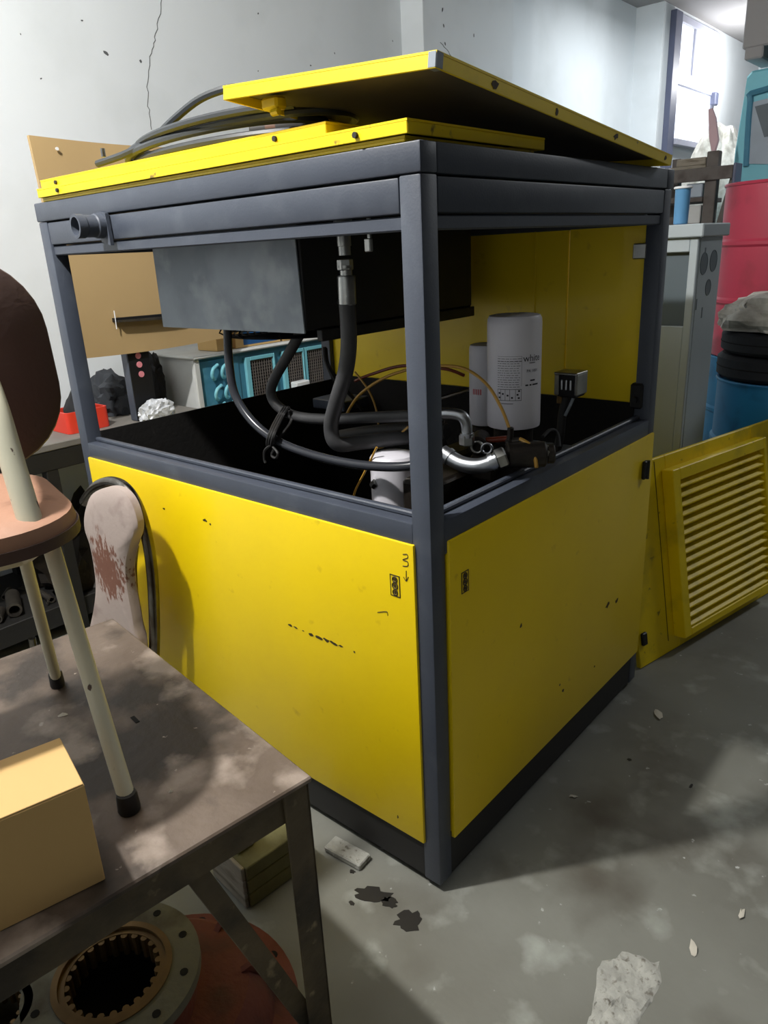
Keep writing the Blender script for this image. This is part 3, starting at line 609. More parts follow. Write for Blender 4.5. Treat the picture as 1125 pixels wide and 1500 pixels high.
for t, zz, yy, xs_ in ((S1, 1.722, -.008, (-1.27, -.14)), (S2, 1.746, .012, (-1.31, -.38))):
    for x in xs_: part('screw', MB().cyl((x, yy - .006, zz), (x, yy, zz), .0055, 8), 'rubber_dark', t)
C1 = Vector((.052, -.019, 1.796)); C2 = Vector((.03, 1.075, 1.7012)); C0 = Vector((-.47, -.04, 1.824)); C3 = C0 + C2 - C1
S3, n3 = sheet('roof_panel', 'topmost yellow panel propped at a slant over the stack', [C0, C1, C2, C3], .026)
d1 = (C2 - C1).normalized(); d0 = (C0 - C1).normalized()
for s_, r_ in ((.18, .010), (.42, .006), (.72, .012), (1.05, .008)):
    q = C1 + d1 * s_ + n3 * .012; bl = blot((0, 0), r_, .006, .3, 9, .4, rc); e = d1.cross(n3).normalized(); e = e if e.x > 0 else -e
    chip('paint_chip', [q + d1 * u + n3 * v for u, v in bl], 'chip', S3, e * .0008)
q = C0 + (C1 - C0) * .14 + d1 * .07
part('latch_lug', MB().box(q - Vector((.024, .016, .012)), q + Vector((.024, .016, .012)), .005).cyl(q + Vector((.004, -.01, -.018)), q + Vector((.024, -.01, -.018)), .007, 8), 'yellow2', S3)
part('corner_patch', MB(frame_mtx(C1, -d0, d1, n3)).box((-.018, -.0006, 0), (.0006, .02, .0265), .002), 'boxgrey', S3)
# coiled cable
cb = MB(); zc = 1.7635; rnd = random.Random(21)
cen = Vector((-.80, .22, 0)); pts = []
for k in range(5 * 14):
    t = 2 * math.pi * k / 14; lp = k / 14
    R_ = 1 + .09 * math.sin(lp * 2.3 + 1); 
    pts.append(Vector((cen.x + .37 * R_ * math.cos(t) + .03 * math.sin(lp * 3), cen.y + .15 * R_ * math.sin(t) + .02 * math.cos(lp * 2), zc + .01 + .007 * lp + .022 * (0.5 + .5 * math.cos(t + .5)) * (lp > 1))))
cb.tube(pts, .0095, 8, 4)
cbl = part('power_cable', cb, 'cable'); tag(cbl, 'coiled dark rubber cable heaped on the yellow roof panels', 'cable')
arc = [fl(140, 238, 1.775), fl(185, 222, 1.79), fl(232, 190, 1.82)]
base_y = .06
arc = [py(a, b, base_y + .12 * i / 7) for i, (a, b) in enumerate(((143, 240), (185, 225), (225, 203), (255, 175), (290, 147), (325, 132), (352, 129), (372, 133)))]
part('cable_end', MB().tube(arc, .0095, 8, 6), 'cable', cbl)
q = Vector((-.56, .2, 1.80)); part('plug', MB().cyl(q + Vector((-.07, -.03, 0)), q + Vector((.07, .03, .006)), .028, 14, .006), 'rubber_dark', cbl)
part('tape_wrap', MB().cyl(q + Vector((-.03, -.013, .002)), q + Vector((.02, .01, .004)), .0286, 14), 'cablebrown', cbl)
q = py(152, 230, .02); part('plug_pin', MB().cyl(q, q + Vector((0, 0, .02)), .006, 8), 'steel', cbl)

# ================================================================== LOUVRED PANEL
a0 = fl(932, 985); b0 = fl(1125, 870); ex = (b0 - a0).normalized(); nb = Vector((-ex.y, ex.x, 0)); th = math.radians(10)
eu = Vector((0, 0, 1)) * math.cos(th) + nb * math.sin(th); en = ex.cross(eu).normalized()     # en faces the room
if en.x < 0: en = -en
LM = frame_mtx(a0, ex, en, eu)
LV = thing('louvred_panel', a0 + ex * .5, 'yellow louvred sheet panel leaning at the side of the housing', 'panel')
LM2 = LM
LW0, LW1, LH = .03, 1.12, .765
s0, s1, u0, u1 = .25, .925, .055, .715
part('sheet', MB(LM2).box((LW0, -.02, 0.002), (s0 + .03, 0, LH), .003).box((s1 - .03, -.02, 0.002), (LW1, 0, LH), .003).box((s0 + .03, -.02, 0.002), (s1 - .03, 0, u0 + .03), .003).box((s0 + .03, -.02, u1 - .03), (s1 - .03, 0, LH), .003), 'yellow2', LV)
part('backing', MB(LM2).box((s0 + .03, -.022, u0 + .03), (s1 - .03, -.019, u1 - .03), 0), 'chip', LV)
for lo, hi in (((s0, .0005, u0), (s0 + .045, .05, u1)), ((s1 - .02, .0005, u0), (s1, .05, u1)), ((s0 + .045, .0005, u1 - .045), (s1 - .02, .05, u1)), ((s0 + .045, .0005, u0), (s1 - .02, .05, u0 + .03))):
    part('louvre_frame', MB(LM2).box(lo, hi, .003), 'yellow2', LV)
NS = 16; sm = MB(LM2); pit = (u1 - .045 - u0 - .03) / NS
zz = u0 + .03
sm.hull([(s0 + .046, .004, zz + pit * 1.05), (s0 + .046, .046, zz + pit * .25), (s0 + .046, .046, zz + pit * .12), (s0 + .046, .002, zz + pit * .95)], (s1 - .02 - s0 - .046) - .001, (-1, 0, 0))
sme = sm.mesh('slat')
for k in range(NS):
    o = link('slat', sme, 'yellow2', LV); o.location = o.location + eu * (pit * k)
part('seam', MB(LM2).box((s0 - .04, 0, .05), (s0 - .037, .0012, LH - .01), 0), 'chip', LV)
q = .055; part('hinge', MB(LM2).box((q - .014, 0, .09), (q + .014, .014, .14), .004), 'black', LV)

# ================================================================== RUSTY TABLE
TZ = .70
tA = fl(457, 1137, TZ); tB = fl(165, 905, TZ); tdx = (tB - tA); tdx.z = 0; TL = tdx.length; tdx.normalize(); tdy = Vector((tdx.y, -tdx.x, 0))
if tdy.y > 0: tdy = -tdy
TM = frame_mtx((tA.x, tA.y, 0), tdx, tdy, (0, 0, 1)); TWd = 1.0
TB = thing('work_table', (TM @ Vector((TL / 2, TWd / 2, 0))), 'rusty brown steel table with worn stained top', 'table')
part('tabletop', MB(TM).box((0, 0, TZ - .012), (TL, TWd, TZ), .003), 'tabletop', TB)
for lo, hi in (((.012, .05, TZ - .075), (.03, TWd - .05, TZ - .0125)), ((TL - .03, .05, TZ - .075), (TL - .012, TWd - .05, TZ - .0125)), ((.05, .012, TZ - .075), (TL - .05, .03, TZ - .0125)), ((.05, TWd - .03, TZ - .075), (TL - .05, TWd - .012, TZ - .0125))):
    part('apron', MB(TM).box(lo, hi, .003), 'tableleg', TB)
for x in (.005, TL - .055):
    for y in (.005, TWd - .055): sx = 0 if x < .1 else 1; sy = 0 if y < .1 else 1; part('leg', MB(TM).box((x + .044 * sx, y, 0), (x + .006 + .044 * sx, y + .05, TZ - .0125), .0015).box((x, y + .044 * sy, 0), (x + .05, y + .006 + .044 * sy, TZ - .0125), .0015), 'tableleg', TB)
TI = TM.inverted(); co_ = TI @ CAM; bpts = []
for a, b in ((270, 1258), (450, 1492)):
    dl = TI.to_3x3() @ ray(a, b); bpts.append(co_ + dl * ((.036 - co_.x) / dl.x))
part('brace', MB(TM).tube(bpts, .024, 4), 'tableleg', TB)
part('table_slot', MB(TM).box((.36, .14, TZ), (.385, .148, TZ + .0012), 0), 'hole', TB)
rnd = random.Random(4)
for a, b, s, lab, mm in ((92, 1047, .011, 'white scrap of paper on the rusty table top', 'paper'), (250, 1160, .004, 'pale crumb on the rusty table near the cream chair leg', 'paper')):
    c = fl(a, b, TZ); bl = blot((c.x, c.y), s, s * .5, 1, 9, .4, rnd); m = MB(); vs = [(c.x, c.y, TZ + .005)] + [(u, v, TZ + .0006) for u, v in bl]
    m.add(vs, [(0, k + 1, (k + 1) % 9 + 1) for k in range(9)]); m.add([vs[k + 1] for k in range(9)], [tuple(range(9))]); tag(part('table_scrap', m, mm), lab, 'scrap')
# carton
kb = fl(155, 1289, TZ); kt = 0.14
f1_ = fl(0, 1366, TZ); kx = Vector((f1_.x - kb.x, f1_.y - kb.y, 0)).normalized(); ky = Vector((-kx.y, kx.x, 0))
if ky.x > 0: ky = -ky
# height from the vertical edge over the near corner
best = min((abs((lambda p: 750 - FPX * (p - CAM).dot(UP) / (p - CAM).dot(FW))(kb + Vector((0, 0, h / 1000))) - 1150), h / 1000) for h in range(60, 260)); kt = best[1]
KM = frame_mtx((kb.x, kb.y, 0), kx, ky, (0, 0, 1))
kd = 0.13
CT = thing('cardboard_box', KM @ Vector((.16, kd / 2, TZ)), 'closed tan cardboard carton on the rusty table', 'box')
part('carton_body', MB(KM).box((0, 0, TZ + .0005), (.32, kd, TZ + kt), .0015), 'carton', CT)
part('flap', MB(KM).box((.001, .001, TZ + kt), (.319, kd - .001, TZ + kt + .0025), .0006), 'carton', CT)

# ================================================================== CHAIR STANDING ON THE TABLE
G1 = fl(190, 1187, TZ); G2 = fl(85, 1005, TZ); u_ = (G1 - G2); u_.z = 0; u_.normalize(); v_ = Vector((-u_.y, u_.x, 0))    # v_ toward the machine
if v_.y < 0: v_ = -v_
CH = thing('tubular_chair', (G1 + G2) / 2 - v_ * .21, 'brown padded chair with cream tube legs standing on the rusty table', 'chair')
OM = frame_mtx(G1 - v_ * 0.0, u_, v_, (0, 0, 1))     # local: x forward from front foot, y toward machine, z world up from table top
OM = frame_mtx(Vector((G1.x, G1.y, 0)), u_, v_, (0, 0, 1))
rl = -(G1 - G2).length
def LC(a, b, z):   # pixel at height z
    return fl(a, b, z)
topF = LC(74, 797, 1.105); topR = LC(36, 818, 1.06)
for off in (0, 1):
    o = -v_ * (.42 * off)
    part('leg', MB().tube([G1 + o + Vector((0, 0, .02)), G1.lerp(topF, .5) + o, topF + o], .0135, 14, 4), 'cream', CH)
    part('leg', MB().tube([G2 + o + Vector((0, 0, .02)), G2.lerp(topR, .5) + o, topR + o], .0105, 14, 4), 'cream', CH)
    for G, r in ((G1, .0165), (G2, .0135)):
        part('rubber_foot', MB().lathe([(r, 0), (r * 1.08, .004), (r, .03), (r * .9, .034)], G + o + Vector((0, 0, .0005)), (0, 0, 1), 14), 'rubber_dark', CH)
    d_ = 1.09
    t1_ = CAM + ray(59, 812) * d_; t2_ = CAM + ray(22, 690) * (d_ - .0); t3_ = CAM + ray(-8, 590) * (d_ + .01)
    part('arm_tube', MB().tube([t1_ + o, t2_ + o, t3_ + o, t3_ + (t3_ - t2_) * .6 - u_ * .05 + o, t3_ + Vector((0, 0, .12)) - u_ * .25 + o], .0175, 16, 6), 'cream', CH)
    part('side_rail', MB().tube([topF + o, (topF + topR) / 2 + Vector((0, 0, .004)) + o, topR + o], .011, 12, 4), 'cream', CH)
part('cross_rail', MB().tube([topF, topF - v_ * .42], .011, 12), 'cream', CH)
part('cross_rail', MB().tube([topR, topR - v_ * .42], .011, 12), 'cream', CH)
# seat: rounded pad
zs0, zs1 = 1.125, 1.175
sc_ = OM @ Vector((-.27, .045 - .21, 0)); pad = []
outl = rounded(.40, .42, .12, 8)
SMx = frame_mtx((sc_.x, sc_.y, 0), u_, v_, (0, 0, 1))
def padmesh(mtx, outl, z0, z1, dome, rb):
    n = len(outl); vs = []; fs = []; rings = ((.9, z0), (1 - rb * .3, z0 + .004), (1, z0 + (z1 - z0) * .45), (1 - rb * .25, z1 - .008), (.9, z1), (.6, z1 + dome * .7), (.25, z1 + dome))
    for k, z in rings:
        for x, y in outl: vs.append((x * k, y * k, z))
    for r in range(len(rings) - 1):
        for i in range(n): j = (i + 1) % n; fs.append((r * n + i, r * n + j, (r + 1) * n + j, (r + 1) * n + i))
    fs.append(tuple(range(n - 1, -1, -1))); fs.append(tuple(range((len(rings) - 1) * n, len(rings) * n)))
    return MB(mtx).add(vs, fs)
seat = part('seat', padmesh(SMx, outl, zs0, zs1, .01, .08), 'tan', CH, 'worn tan brown seat pad')
part('seat_edge', MB(SMx).hull([(x * 1.012, y * 1.012, zs0 + .022) for x, y in outl], .018, (0, 0, 1)), 'brown', seat)
# backrest
bc = OM @ Vector((-.47, .128 - .21, 1.365)); lean = math.radians(8)
bz = (Vector((0, 0, 1)) * math.cos(lean) - u_ * math.sin(lean)); bn = u_ * math.cos(lean) + Vector((0, 0, 1)) * math.sin(lean)
BMx = frame_mtx(bc, v_, bz, bn)
part('backrest', padmesh(BMx, rounded(.40, .38, .14, 8), -.02, .02, .008, .08), 'brown', CH, 'dark brown padded backrest')
for s_ in (-1, 1): part('back_upright', MB().tube([BMx @ Vector((s_ * .04 - .06, .05, -.025)), BMx @ Vector((s_ * .04 - .06, -.16, -.027)), OM @ Vector((-.46, .07 - .21 + s_ * .04 - .06, 1.13)), OM @ Vector((-.40, .07 - .21 + s_ * .04 - .06, 1.115))], .01, 10, 4), 'cream', CH)

# ================================================================== OLD CHAIR BETWEEN TABLE AND HOUSING
yc = -.10
OC = thing('old_chair', (-1.1, -.2, 0), 'faded pink vinyl chair with dull chrome hoop wedged beside the yellow panel', 'chair')
def C(a, b, dy=0): return py(a, b, yc + dy)
outp = [(120, 745), (128, 722), (145, 711), (162, 709), (178, 716), (190, 732), (198, 755), (200, 775), (192, 800), (186, 830), (188, 860), (193, 890), (199, 925), (203, 975), (128, 975), (131, 930), (136, 895), (138, 860), (134, 825), (128, 795), (120, 770)]
def smooth(p, k=4):
    o = []; n_ = len(p)
    for i in range(n_):
        p0, p1, p2, p3 = (Vector((*p[(i + d) % n_], 0)) for d in (-1, 0, 1, 2))
        for j in range(k):
            t = j / k; q = 0.5 * ((2 * p1) + (p2 - p0) * t + (2 * p0 - 5 * p1 + 4 * p2 - p3) * t * t + (3 * p1 - p0 - 3 * p2 + p3) * t ** 3); o.append((q.x, q.y))
    return o
pp = [C(a, b, -.05) for a, b in smooth(outp)]
ctr = sum(pp, Vector()) / len(pp)
pad_ = MB(); n = len(pp); vs = []; fs = []
for k, dy in ((.86, .035), (.95, .028), (.95, .008), (.90, 0), (.76, -.006), (.4, -.012)):
    for q in pp: r = ctr + (q - ctr) * k; vs.append((r.x, r.y + dy, r.z))
for r in range(5):
    for i in range(n): j = (i + 1) % n; fs.append((r * n + i, r * n + j, (r + 1) * n + j, (r + 1) * n + i))
fs.append(tuple(range(n))); fs.append(tuple(range(5 * n, 6 * n)))
op = part('padded_back', pad_.add(vs, fs), 'pink', OC, 'greyish pink vinyl back pad')
part('chrome_hoop', MB().tube([C(124, 735), C(140, 714), C(163, 706), C(185, 716), C(203, 745), C(216, 790), C(223, 840), C(226, 900), C(226, 960), C(222, 1060), C(216, 1150)], .0165, 14, 6), 'chrome', OC)
part('inner_hoop', MB().tube([C(200, 800, .03), C(197, 830, .03), C(199, 870, .03), C(204, 930, .03), C(210, 1010, .03)], .008, 10, 6), 'chrome', OC)
q = C(165, 1000, -.03); part('seat', MB().box((q.x - .17, q.y - .14, .30), (q.x + .16, q.y + .02, .345), .018, 3), 'pink', OC)
h0 = C(216, 1150)
for x in (h0.x - .0, h0.x - .32):
    part('leg', MB().tube([(x, yc, max(h0.z, .05) + .1), (x, yc, .012)], .0125, 12), 'chrome', OC)
    part('leg', MB().tube([(x, yc - .15, .33), (x, yc - .16, .012)], .0125, 12), 'chrome', OC)
    for y in (yc, yc - .16): part('rubber_foot', MB().cyl((x, y, 0.0005), (x, y, .03), .016, 12, .003), 'rubber_dark', OC)

# ================================================================== CASTINGS AND CRATE UNDER THE TABLE
gz = .235
gc = fl(165, 1424, gz)
GH = thing('gear_housing', (gc.x + .03, gc.y + .03, 0), 'rust red bell housing with a grey splined flange under the table', 'machine part')
gb = Vector((gc.x + .035, gc.y + .075, 0))
body = part('bell_body', MB().lathe([(.24, .001), (.265, .006), (.265, .045), (.255, .05), (.215, .055), (.21, .075), (.195, .11), (.17, gz - .1), (.13, gz - .096)], gb, (0, 0, 1), 56), 'redcast', GH)
for k in range(14):
    t = 2 * math.pi * k / 14; q = gb + Vector((math.cos(t) * .238, math.sin(t) * .238, .0505))
    part('bolt_hole', MB().cyl(q - Vector((0, 0, .004)), q + Vector((0, 0, .0012)), .0115, 12), 'hole', body)
for k in range(8):
    t = 2 * math.pi * (k + .3) / 8; d = Vector((math.cos(t), math.sin(t), 0)); s = Vector((-d.y, d.x, 0))
    part('rib', MB().hull([gb + d * .15 + Vector((0, 0, gz - .1)), gb + d * .175 + Vector((0, 0, gz - .088)), gb + d * .235 + Vector((0, 0, .06)), gb + d * .19 + Vector((0, 0, .05))], .014, s), 'redcast', body)
part('neck', MB().lathe([(.15, gz - .11), (.142, gz - .06), (.15, gz - .0225), (.118, gz - .0225), (.118, gz - .09)], (gc.x, gc.y, 0), (0, 0, 1), 48, cap=False), 'redcast', GH)
# grey flange plate, oblong, with two bores
g2 = fl(-12, 1482, gz); ax2 = (g2 - gc); LN = ax2.length; ax2.normalize(); ay2 = Vector((-ax2.y, ax2.x, 0))
GM = frame_mtx(gc, ax2, ay2, (0, 0, 1)); RO, RI = .165, .108; RO2, RI2 = .11, .06
def ring_plate(mtx, outer, inner, z0, z1):
    n = len(outer); vs = [(x, y, z1) for x, y in outer] + [(x, y, z1) for x, y in inner] + [(x, y, z0) for x, y in outer] + [(x, y, z0) for x, y in inner]; fs = []
    for i in range(n):
        j = (i + 1) % n; fs += [(i, j, n + j, n + i), (2 * n + i, 3 * n + i, 3 * n + j, 2 * n + j), (i, 2 * n + i, 2 * n + j, j), (n + i, n + j, 3 * n + j, 3 * n + i)]
    return MB(mtx).add(vs, fs)
n = 64; cir = [(math.cos(2 * math.pi * i / n), math.sin(2 * math.pi * i / n)) for i in range(n)]
fp = part('flange_plate', ring_plate(GM, [(x * RO, y * RO) for x, y in cir], [(x * RI, y * RI) for x, y in cir], -.022, 0), 'greycast', GH)
part('flange_arm', MB(GM).box((RO * .93, -.13, -.024), (LN - .055, .13, -.003), .004), 'greycast', fp)
part('bearing_ring', ring_plate(GM, [(x * .112, y * .112) for x, y in cir], [(x * .1, y * .1) for x, y in cir], -.03, .003), 'bronze', fp)
part('bearing_ring', ring_plate(GM, [(x * .0995, y * .0995) for x, y in cir], [(x * .088, y * .088) for x, y in cir], -.05, -.003), 'bronze', fp)
part('bore', MB(GM).lathe([(.0995, -.04), (.0995, -.09), (.001, -.09)], n=40, cap=False), 'hole', fp)
for k in range(24):
    t = 2 * math.pi * k / 24; q = Vector((math.cos(t) * .085, math.sin(t) * .085, 0)); part('spline_tooth', MB(GM).cyl(q + Vector((0, 0, -.05)), q + Vector((0, 0, -.004)), .0068, 8), 'bronze', fp)
for k in range(10):
    t = 2 * math.pi * (k + .4) / 10; q = Vector((math.cos(t) * .14, math.sin(t) * .14, 0)); part('bolt_hole', MB(GM).cyl(q - Vector((0, 0, .002)), q + Vector((0, 0, .001)), .008, 10), 'hole', fp)
SR = fp
SM_ = frame_mtx(g2, ax2, ay2, (0, 0, 1))
part('ring_body', MB(SM_).lathe([(.07, -.10), (.07, -.02), (.072, -.018), (.072, -.004), (.07, 0), (.055, 0), (.052, -.004), (.052, -.08), (.001, -.08)], n=44, cap=False), 'greycast', SR)
for k in range(18):
    t = 2 * math.pi * k / 18; q = Vector((math.cos(t) * .05, math.sin(t) * .05, 0)); part('spline_tooth', MB(SM_).cyl(q + Vector((0, 0, -.04)), q + Vector((0, 0, -.003)), .005, 7), 'bronze', SR)
# wooden crate block
wc = fl(364, 1332); wx = (fl(428, 1285) - wc); wx.z = 0; wx.normalize(); wy = Vector((-wx.y, wx.x, 0))
if wy.x > 0: wy = -wy
WM = frame_mtx(wc, wx, wy, (0, 0, 1))
WC = thing('wooden_crate', WM @ Vector((.1, .08, 0)), 'weathered grey wooden crate on the floor behind the table leg', 'crate')
part('crate_core', MB(WM).box((.006, .006, .002), (.2, .15, .122), .002), 'olivewood', WC)
for k in range(3):
    part('plank', MB(WM).box((.006, -.004, .003 + k * .042), (.2, .006, .042 + k * .042), .002), 'olivewood', WC)
    part('plank', MB(WM).box((-.004, .002, .003 + k * .042), (.006, .155, .042 + k * .042), .002), 'oldwood', WC)
part('top_batten', MB(WM).box((.02, .05, .122), (.07, .15, .152), .004), 'olivewood', WC)
# off-white kerb block at the foot of the housing
q1 = fl(475, 1248); q2 = fl(527, 1277); dd = (q2 - q1); LB = dd.length; dd.normalize(); dn = Vector((-dd.y, dd.x, 0))
if dn.y < 0: dn = -dn
m = MB(frame_mtx(q1, dd, dn, (0, 0, 1))).box((0, 0, .0005), (LB, .05, .019), .003)
tag(part('packing_block', m, 'patch'), 'small pale grey packing block under the housing front edge', 'block')

# ================================================================== BENCH BEHIND WITH ITS CLUTTER
BX = -2.06; BZ = .85; BY0, BY1 = -.9, .93
BN = thing('work_bench', (-2.38, .0, 0), 'dark framed workbench along the white wall behind the housing', 'bench')
part('bench_top', MB().box((XW + .01, BY0, BZ - .03), (BX, BY1, BZ), .004), 'benchtop', BN)
part('front_rail', MB().box((BX - .04, BY0, BZ - .11), (BX - .003, BY1, BZ - .0305), .003), 'base', BN)
part('back_rail', MB().box((XW + .03, BY0, BZ - .11), (XW + .07, BY1, BZ - .0305), .003), 'base', BN)
for x in (BX - .055, XW + .03):
    for y in (BY0 + .05, .14, BY1 - .06): part('leg', MB().box((x, y, 0), (x + .05, y + .05, BZ - .0305), .003), 'base', BN)
part('lower_shelf', MB().box((XW + .03, BY0 + .02, .12), (BX - .056, BY1 - .02, .14), .003), 'base', BN)
part('shelf_lip', MB().box((BX - .0549, BY0 + .02, .06), (BX - .03, BY1 - .02, .15), .003), 'base', BN)
# pipes and offcuts on the lower shelf
sp = [((18, 872), (46, 912), .030, 'holed grey pipe stub lying on the lower bench shelf'), ((60, 868), (82, 882), .014, 'thin steel rod offcut on the lower bench shelf'), ((110, 848), (124, 852), .014, 'short dull rod beside the bench leg'), ((14, 864), (10, 870), .014, 'bright round bar end among the shelf scrap'), ((2, 895), (3, 912), .022, 'dark pipe elbow at the edge of the shelf scrap'), ((72, 884), (80, 888), .012, 'pale small bolt head among the shelf scrap'), ((112, 875), (124, 880), .02, 'wide grey washer stack beside the bench leg')]
for (a, b), (c, d), r, lab in sp:
    p1 = fl(a, b, .14 + r + .004); p2 = fl(c, d, .14 + r + .004)
    if (p2 - p1).length < .08: p2 = p1 + (p2 - p1).normalized() * .08
    if (p2 - p1).length > .3: p2 = p1 + (p2 - p1).normalized() * .3
    p1.x = min(max(p1.x, XW + .1), BX - .1); p2.x = min(max(p2.x, XW + .1), BX - .1)
    ax_ = (p2 - p1); Ln = ax_.length
    t = thing('scrap_pipe', (p1 + p2) / 2 - Vector((0, 0, r)), lab, 'pipe')
    part('pipe_wall', MB().lathe([(r, 0), (r, Ln), (r * .72, Ln), (r * .72, Ln * .3), (.001, Ln * .3)], p1, ax_, 18, cap=False), 'pipe', t)
    part('bore', MB().cyl(p1 + ax_ * .5, p1 + ax_ * .52, r * .7, 12), 'hole', t)
OFF = []
for (a, b), s, lab in (((112, 800), (.06, .14, .03), 'tan wooden offcut on the bench shelf'), ((112, 782), (.05, .08, .02), 'pale broken wood chip on the bench shelf')):
    q = px(a, b, -2.25); m = MB(Matrix.Translation(q) @ Matrix.Rotation(.4, 4, 'X')).hull([(0, -s[1], -s[2]), (0, s[1] * .8, -s[2] * 1.4), (0, s[1], 0), (0, 0, s[2]), (0, -s[1] * .8, s[2] * 1.3)], s[0], (1, 0, 0))
    OFF.append((m, lab))
# a scrap heap that carries the offcuts
hz = blob(((-2.36, .42, .14), (.2, .28, .32), .142), 4, 5, .35, 10, .25); SH = thing('scrap_heap', (-2.36, .42, .141), 'dark heap of oily rags and wood scraps on the lower bench shelf', 'scrap'); part('oily_rags', hz, 'cast', SH)
for m, lab in OFF: part('wood_offcut', m, 'oldwood', SH)
# red bin
q = fl(120, 640, BZ); rb = thing('plastic_bin', (-2.2, .36, BZ), 'red plastic bin on the bench behind the housing post', 'bin')
y0_, y1_ = px(85, 600, -2.2).y, px(149, 600, -2.2).y
part('bin_shell', ring_plate(Matrix.Translation(((-2.22), (y0_ + y1_) / 2, BZ)), [(x, y) for x, y in rounded(.16, y1_ - y0_, .02, 4)], [(x, y) for x, y in rounded(.14, y1_ - y0_ - .02, .015, 4)], .001, .09), 'redplastic', rb)
part('bin_base', MB().box((-2.295, y0_ + .015, BZ + .001), (-2.145, y1_ - .015, BZ + .006), 0), 'redplastic', rb)
part('bin_contents', blob(((-2.22, (y0_ + y1_) / 2, BZ + .06), (.06, .06, .1), BZ + .006), 3, 2, .2), 'cloth2', rb)
# clothes
q = px(205, 590, -2.3); tag(part('folded_jacket', blob(((-2.40, q.y - .09, BZ + .06), (.10, .11, .12), BZ + .001), 4, 3, .28, 9, .3), 'cloth'), 'crumpled dark grey jacket on the bench left of the black post', 'clothing')
q = px(252, 580, -2.3); tag(part('folded_jacket', blob(((-2.44, q.y - .02, BZ + .08), (.085, .055, .17), BZ + .001), 4, 9, .24, 9, .25), 'cloth2'), 'crumpled black jacket piled against the wall right of the post', 'clothing')
# board on its black post
pyc = px(209, 560, -2.108).y
BD = thing('board_stand', (-2.13, pyc, BZ), 'large tan board on a black post with pink dots', 'board')
ps = part('post', MB().box((-2.16, pyc - .055, BZ + .0005), (-2.112, pyc + .055, 1.6), .003), 'frame', BD)
part('post_face', MB().box((-2.1118, pyc - .053, BZ + .0005), (-2.108, pyc + .053, 1.6), .001), 'black', ps)
for a, b in ((202, 521), (204, 534), (207, 548)):
    c = px(a, b, -2.108); part('pink_dot', MB().cyl(c, c + Vector((.003, 0, 0)), .0135, 18), 'sticker', BD)
by0, by1 = .335, 1.12; NZ = 14; NY = 16; vs = []; fs = []
ztop, zbot = 1.982, 1.162
def bx_(u, v): return -2.082 + .06 * (u - .5) ** 2 - .03 * (v - .5) ** 2
for s_, dxx in ((0, 0), (1, -.016)):
    for j in range(NZ + 1):
        for i in range(NY + 1):
            u = i / NY; v = j / NZ; vs.append((bx_(u, v) + dxx, by0 + (by1 - by0) * u + .02 * (1 - v), zbot + (ztop - zbot) * v - .012 * math.sin(u * math.pi) * (1 if j == 0 else .6 if j == NZ else 0)))
n1 = (NY + 1) * (NZ + 1)
for j in range(NZ):
    for i in range(NY):
        a = j * (NY + 1) + i; fs += [(a, a + 1, a + NY + 2, a + NY + 1), (n1 + a, n1 + a + NY + 1, n1 + a + NY + 2, n1 + a + 1)]
edge = [i for i in range(NY + 1)] + [j * (NY + 1) + NY for j in range(1, NZ + 1)] + [NZ * (NY + 1) + i for i in range(NY - 1, -1, -1)] + [j * (NY + 1) for j in range(NZ - 1, 0, -1)]
for k in range(len(edge)): a = edge[k]; b = edge[(k + 1) % len(edge)]; fs.append((a, n1 + a, n1 + b, b))
bd = part('board', MB().add(vs, fs), 'board', BD)
c1 = px(168, 469, -2.062); c2 = px(262, 462, -2.062)
part('slot', MB().hull([c1 + Vector((0, 0, .008)), c1 - Vector((0, 0, .008)), c2 - Vector((0, .0, .01)), c2 + Vector((0, 0, .012))], .02, (1, 0, 0)), 'black', bd)
part('slot_strip', MB().hull([c1 + Vector((.012, .01, -.002)), c1 + Vector((.012, .01, -.010)), c2 + Vector((.012, 0, -.012)), c2 + Vector((.012, 0, .0))], .012, (1, 0, 0)), 'pipe', bd)
part('cable_tie', MB().tube([px(167, 455, -2.064), px(169, 468, -2.062), px(171, 482, -2.064)], .0022, 6), 'white', bd)
c = px(83, 218, -2.07); part('pin', MB().cyl(c, c + Vector((.006, 0, 0)), .006, 8), 'white', bd)
# plastic bag at the post foot
q = px(218, 612, -2.1); tag(part('plastic_bag', blob(((-2.075 + .03, q.y + .01, BZ + .03), (.035, .08, .06), BZ + .001), 4, 4, .25, 16, .35), 'bag'), 'crumpled clear plastic bag at the foot of the black post', 'bag')

# teal heat exchanger by the wall
TX = -2.15; t0 = px(288, 527, TX); t1p = px(482, 502, TX); TY0, TY1, TZ1 = t0.y, t1p.y + .5, t0.z
TE = thing('heat_exchanger', ((XW + TX) / 2, (TY0 + TY1) / 2, 0), 'blue heat exchanger cabinet with coil bends and mesh grilles', 'machine')
part('casing', MB().box((XW + .02, TY0 + .01, 0), (TX - .02, TY1, TZ1), .006), 'teal', TE)
part('side_plaster', MB().box((XW + .02, TY0 - .004, 0), (TX - .026, TY0 + .0095, TZ1), .002), 'whiteslab', TE)
part('edge_strip', MB().box((TX - .025, TY0 - .02, .02), (TX + .004, TY0 + .012, TZ1), .004), 'whiteslab', TE)
part('coil_plate', MB().box((TX - .0198, TY0 + .0122, .1), (TX - .014, px(355, 560, TX).y, TZ1 - .015), .001), 'teal', TE)
for r in range(3):
    zc = px(318, (545, 576, 603)[r], TX).z
    for k in range(2):
        yy = px((308, 323)[k], 560, TX).y + .008 * r
        part('return_bend', MB().tube([(TX - .014, yy + .06, zc + .03), (TX + .012, yy + .045, zc + .035), (TX + .024, yy + .01, zc + .022), (TX + .022, yy, zc - .004), (TX + .012, yy + .012, zc - .028), (TX - .014, yy + .04, zc - .034)], .0085, 10, 5), 'teal_light', TE)
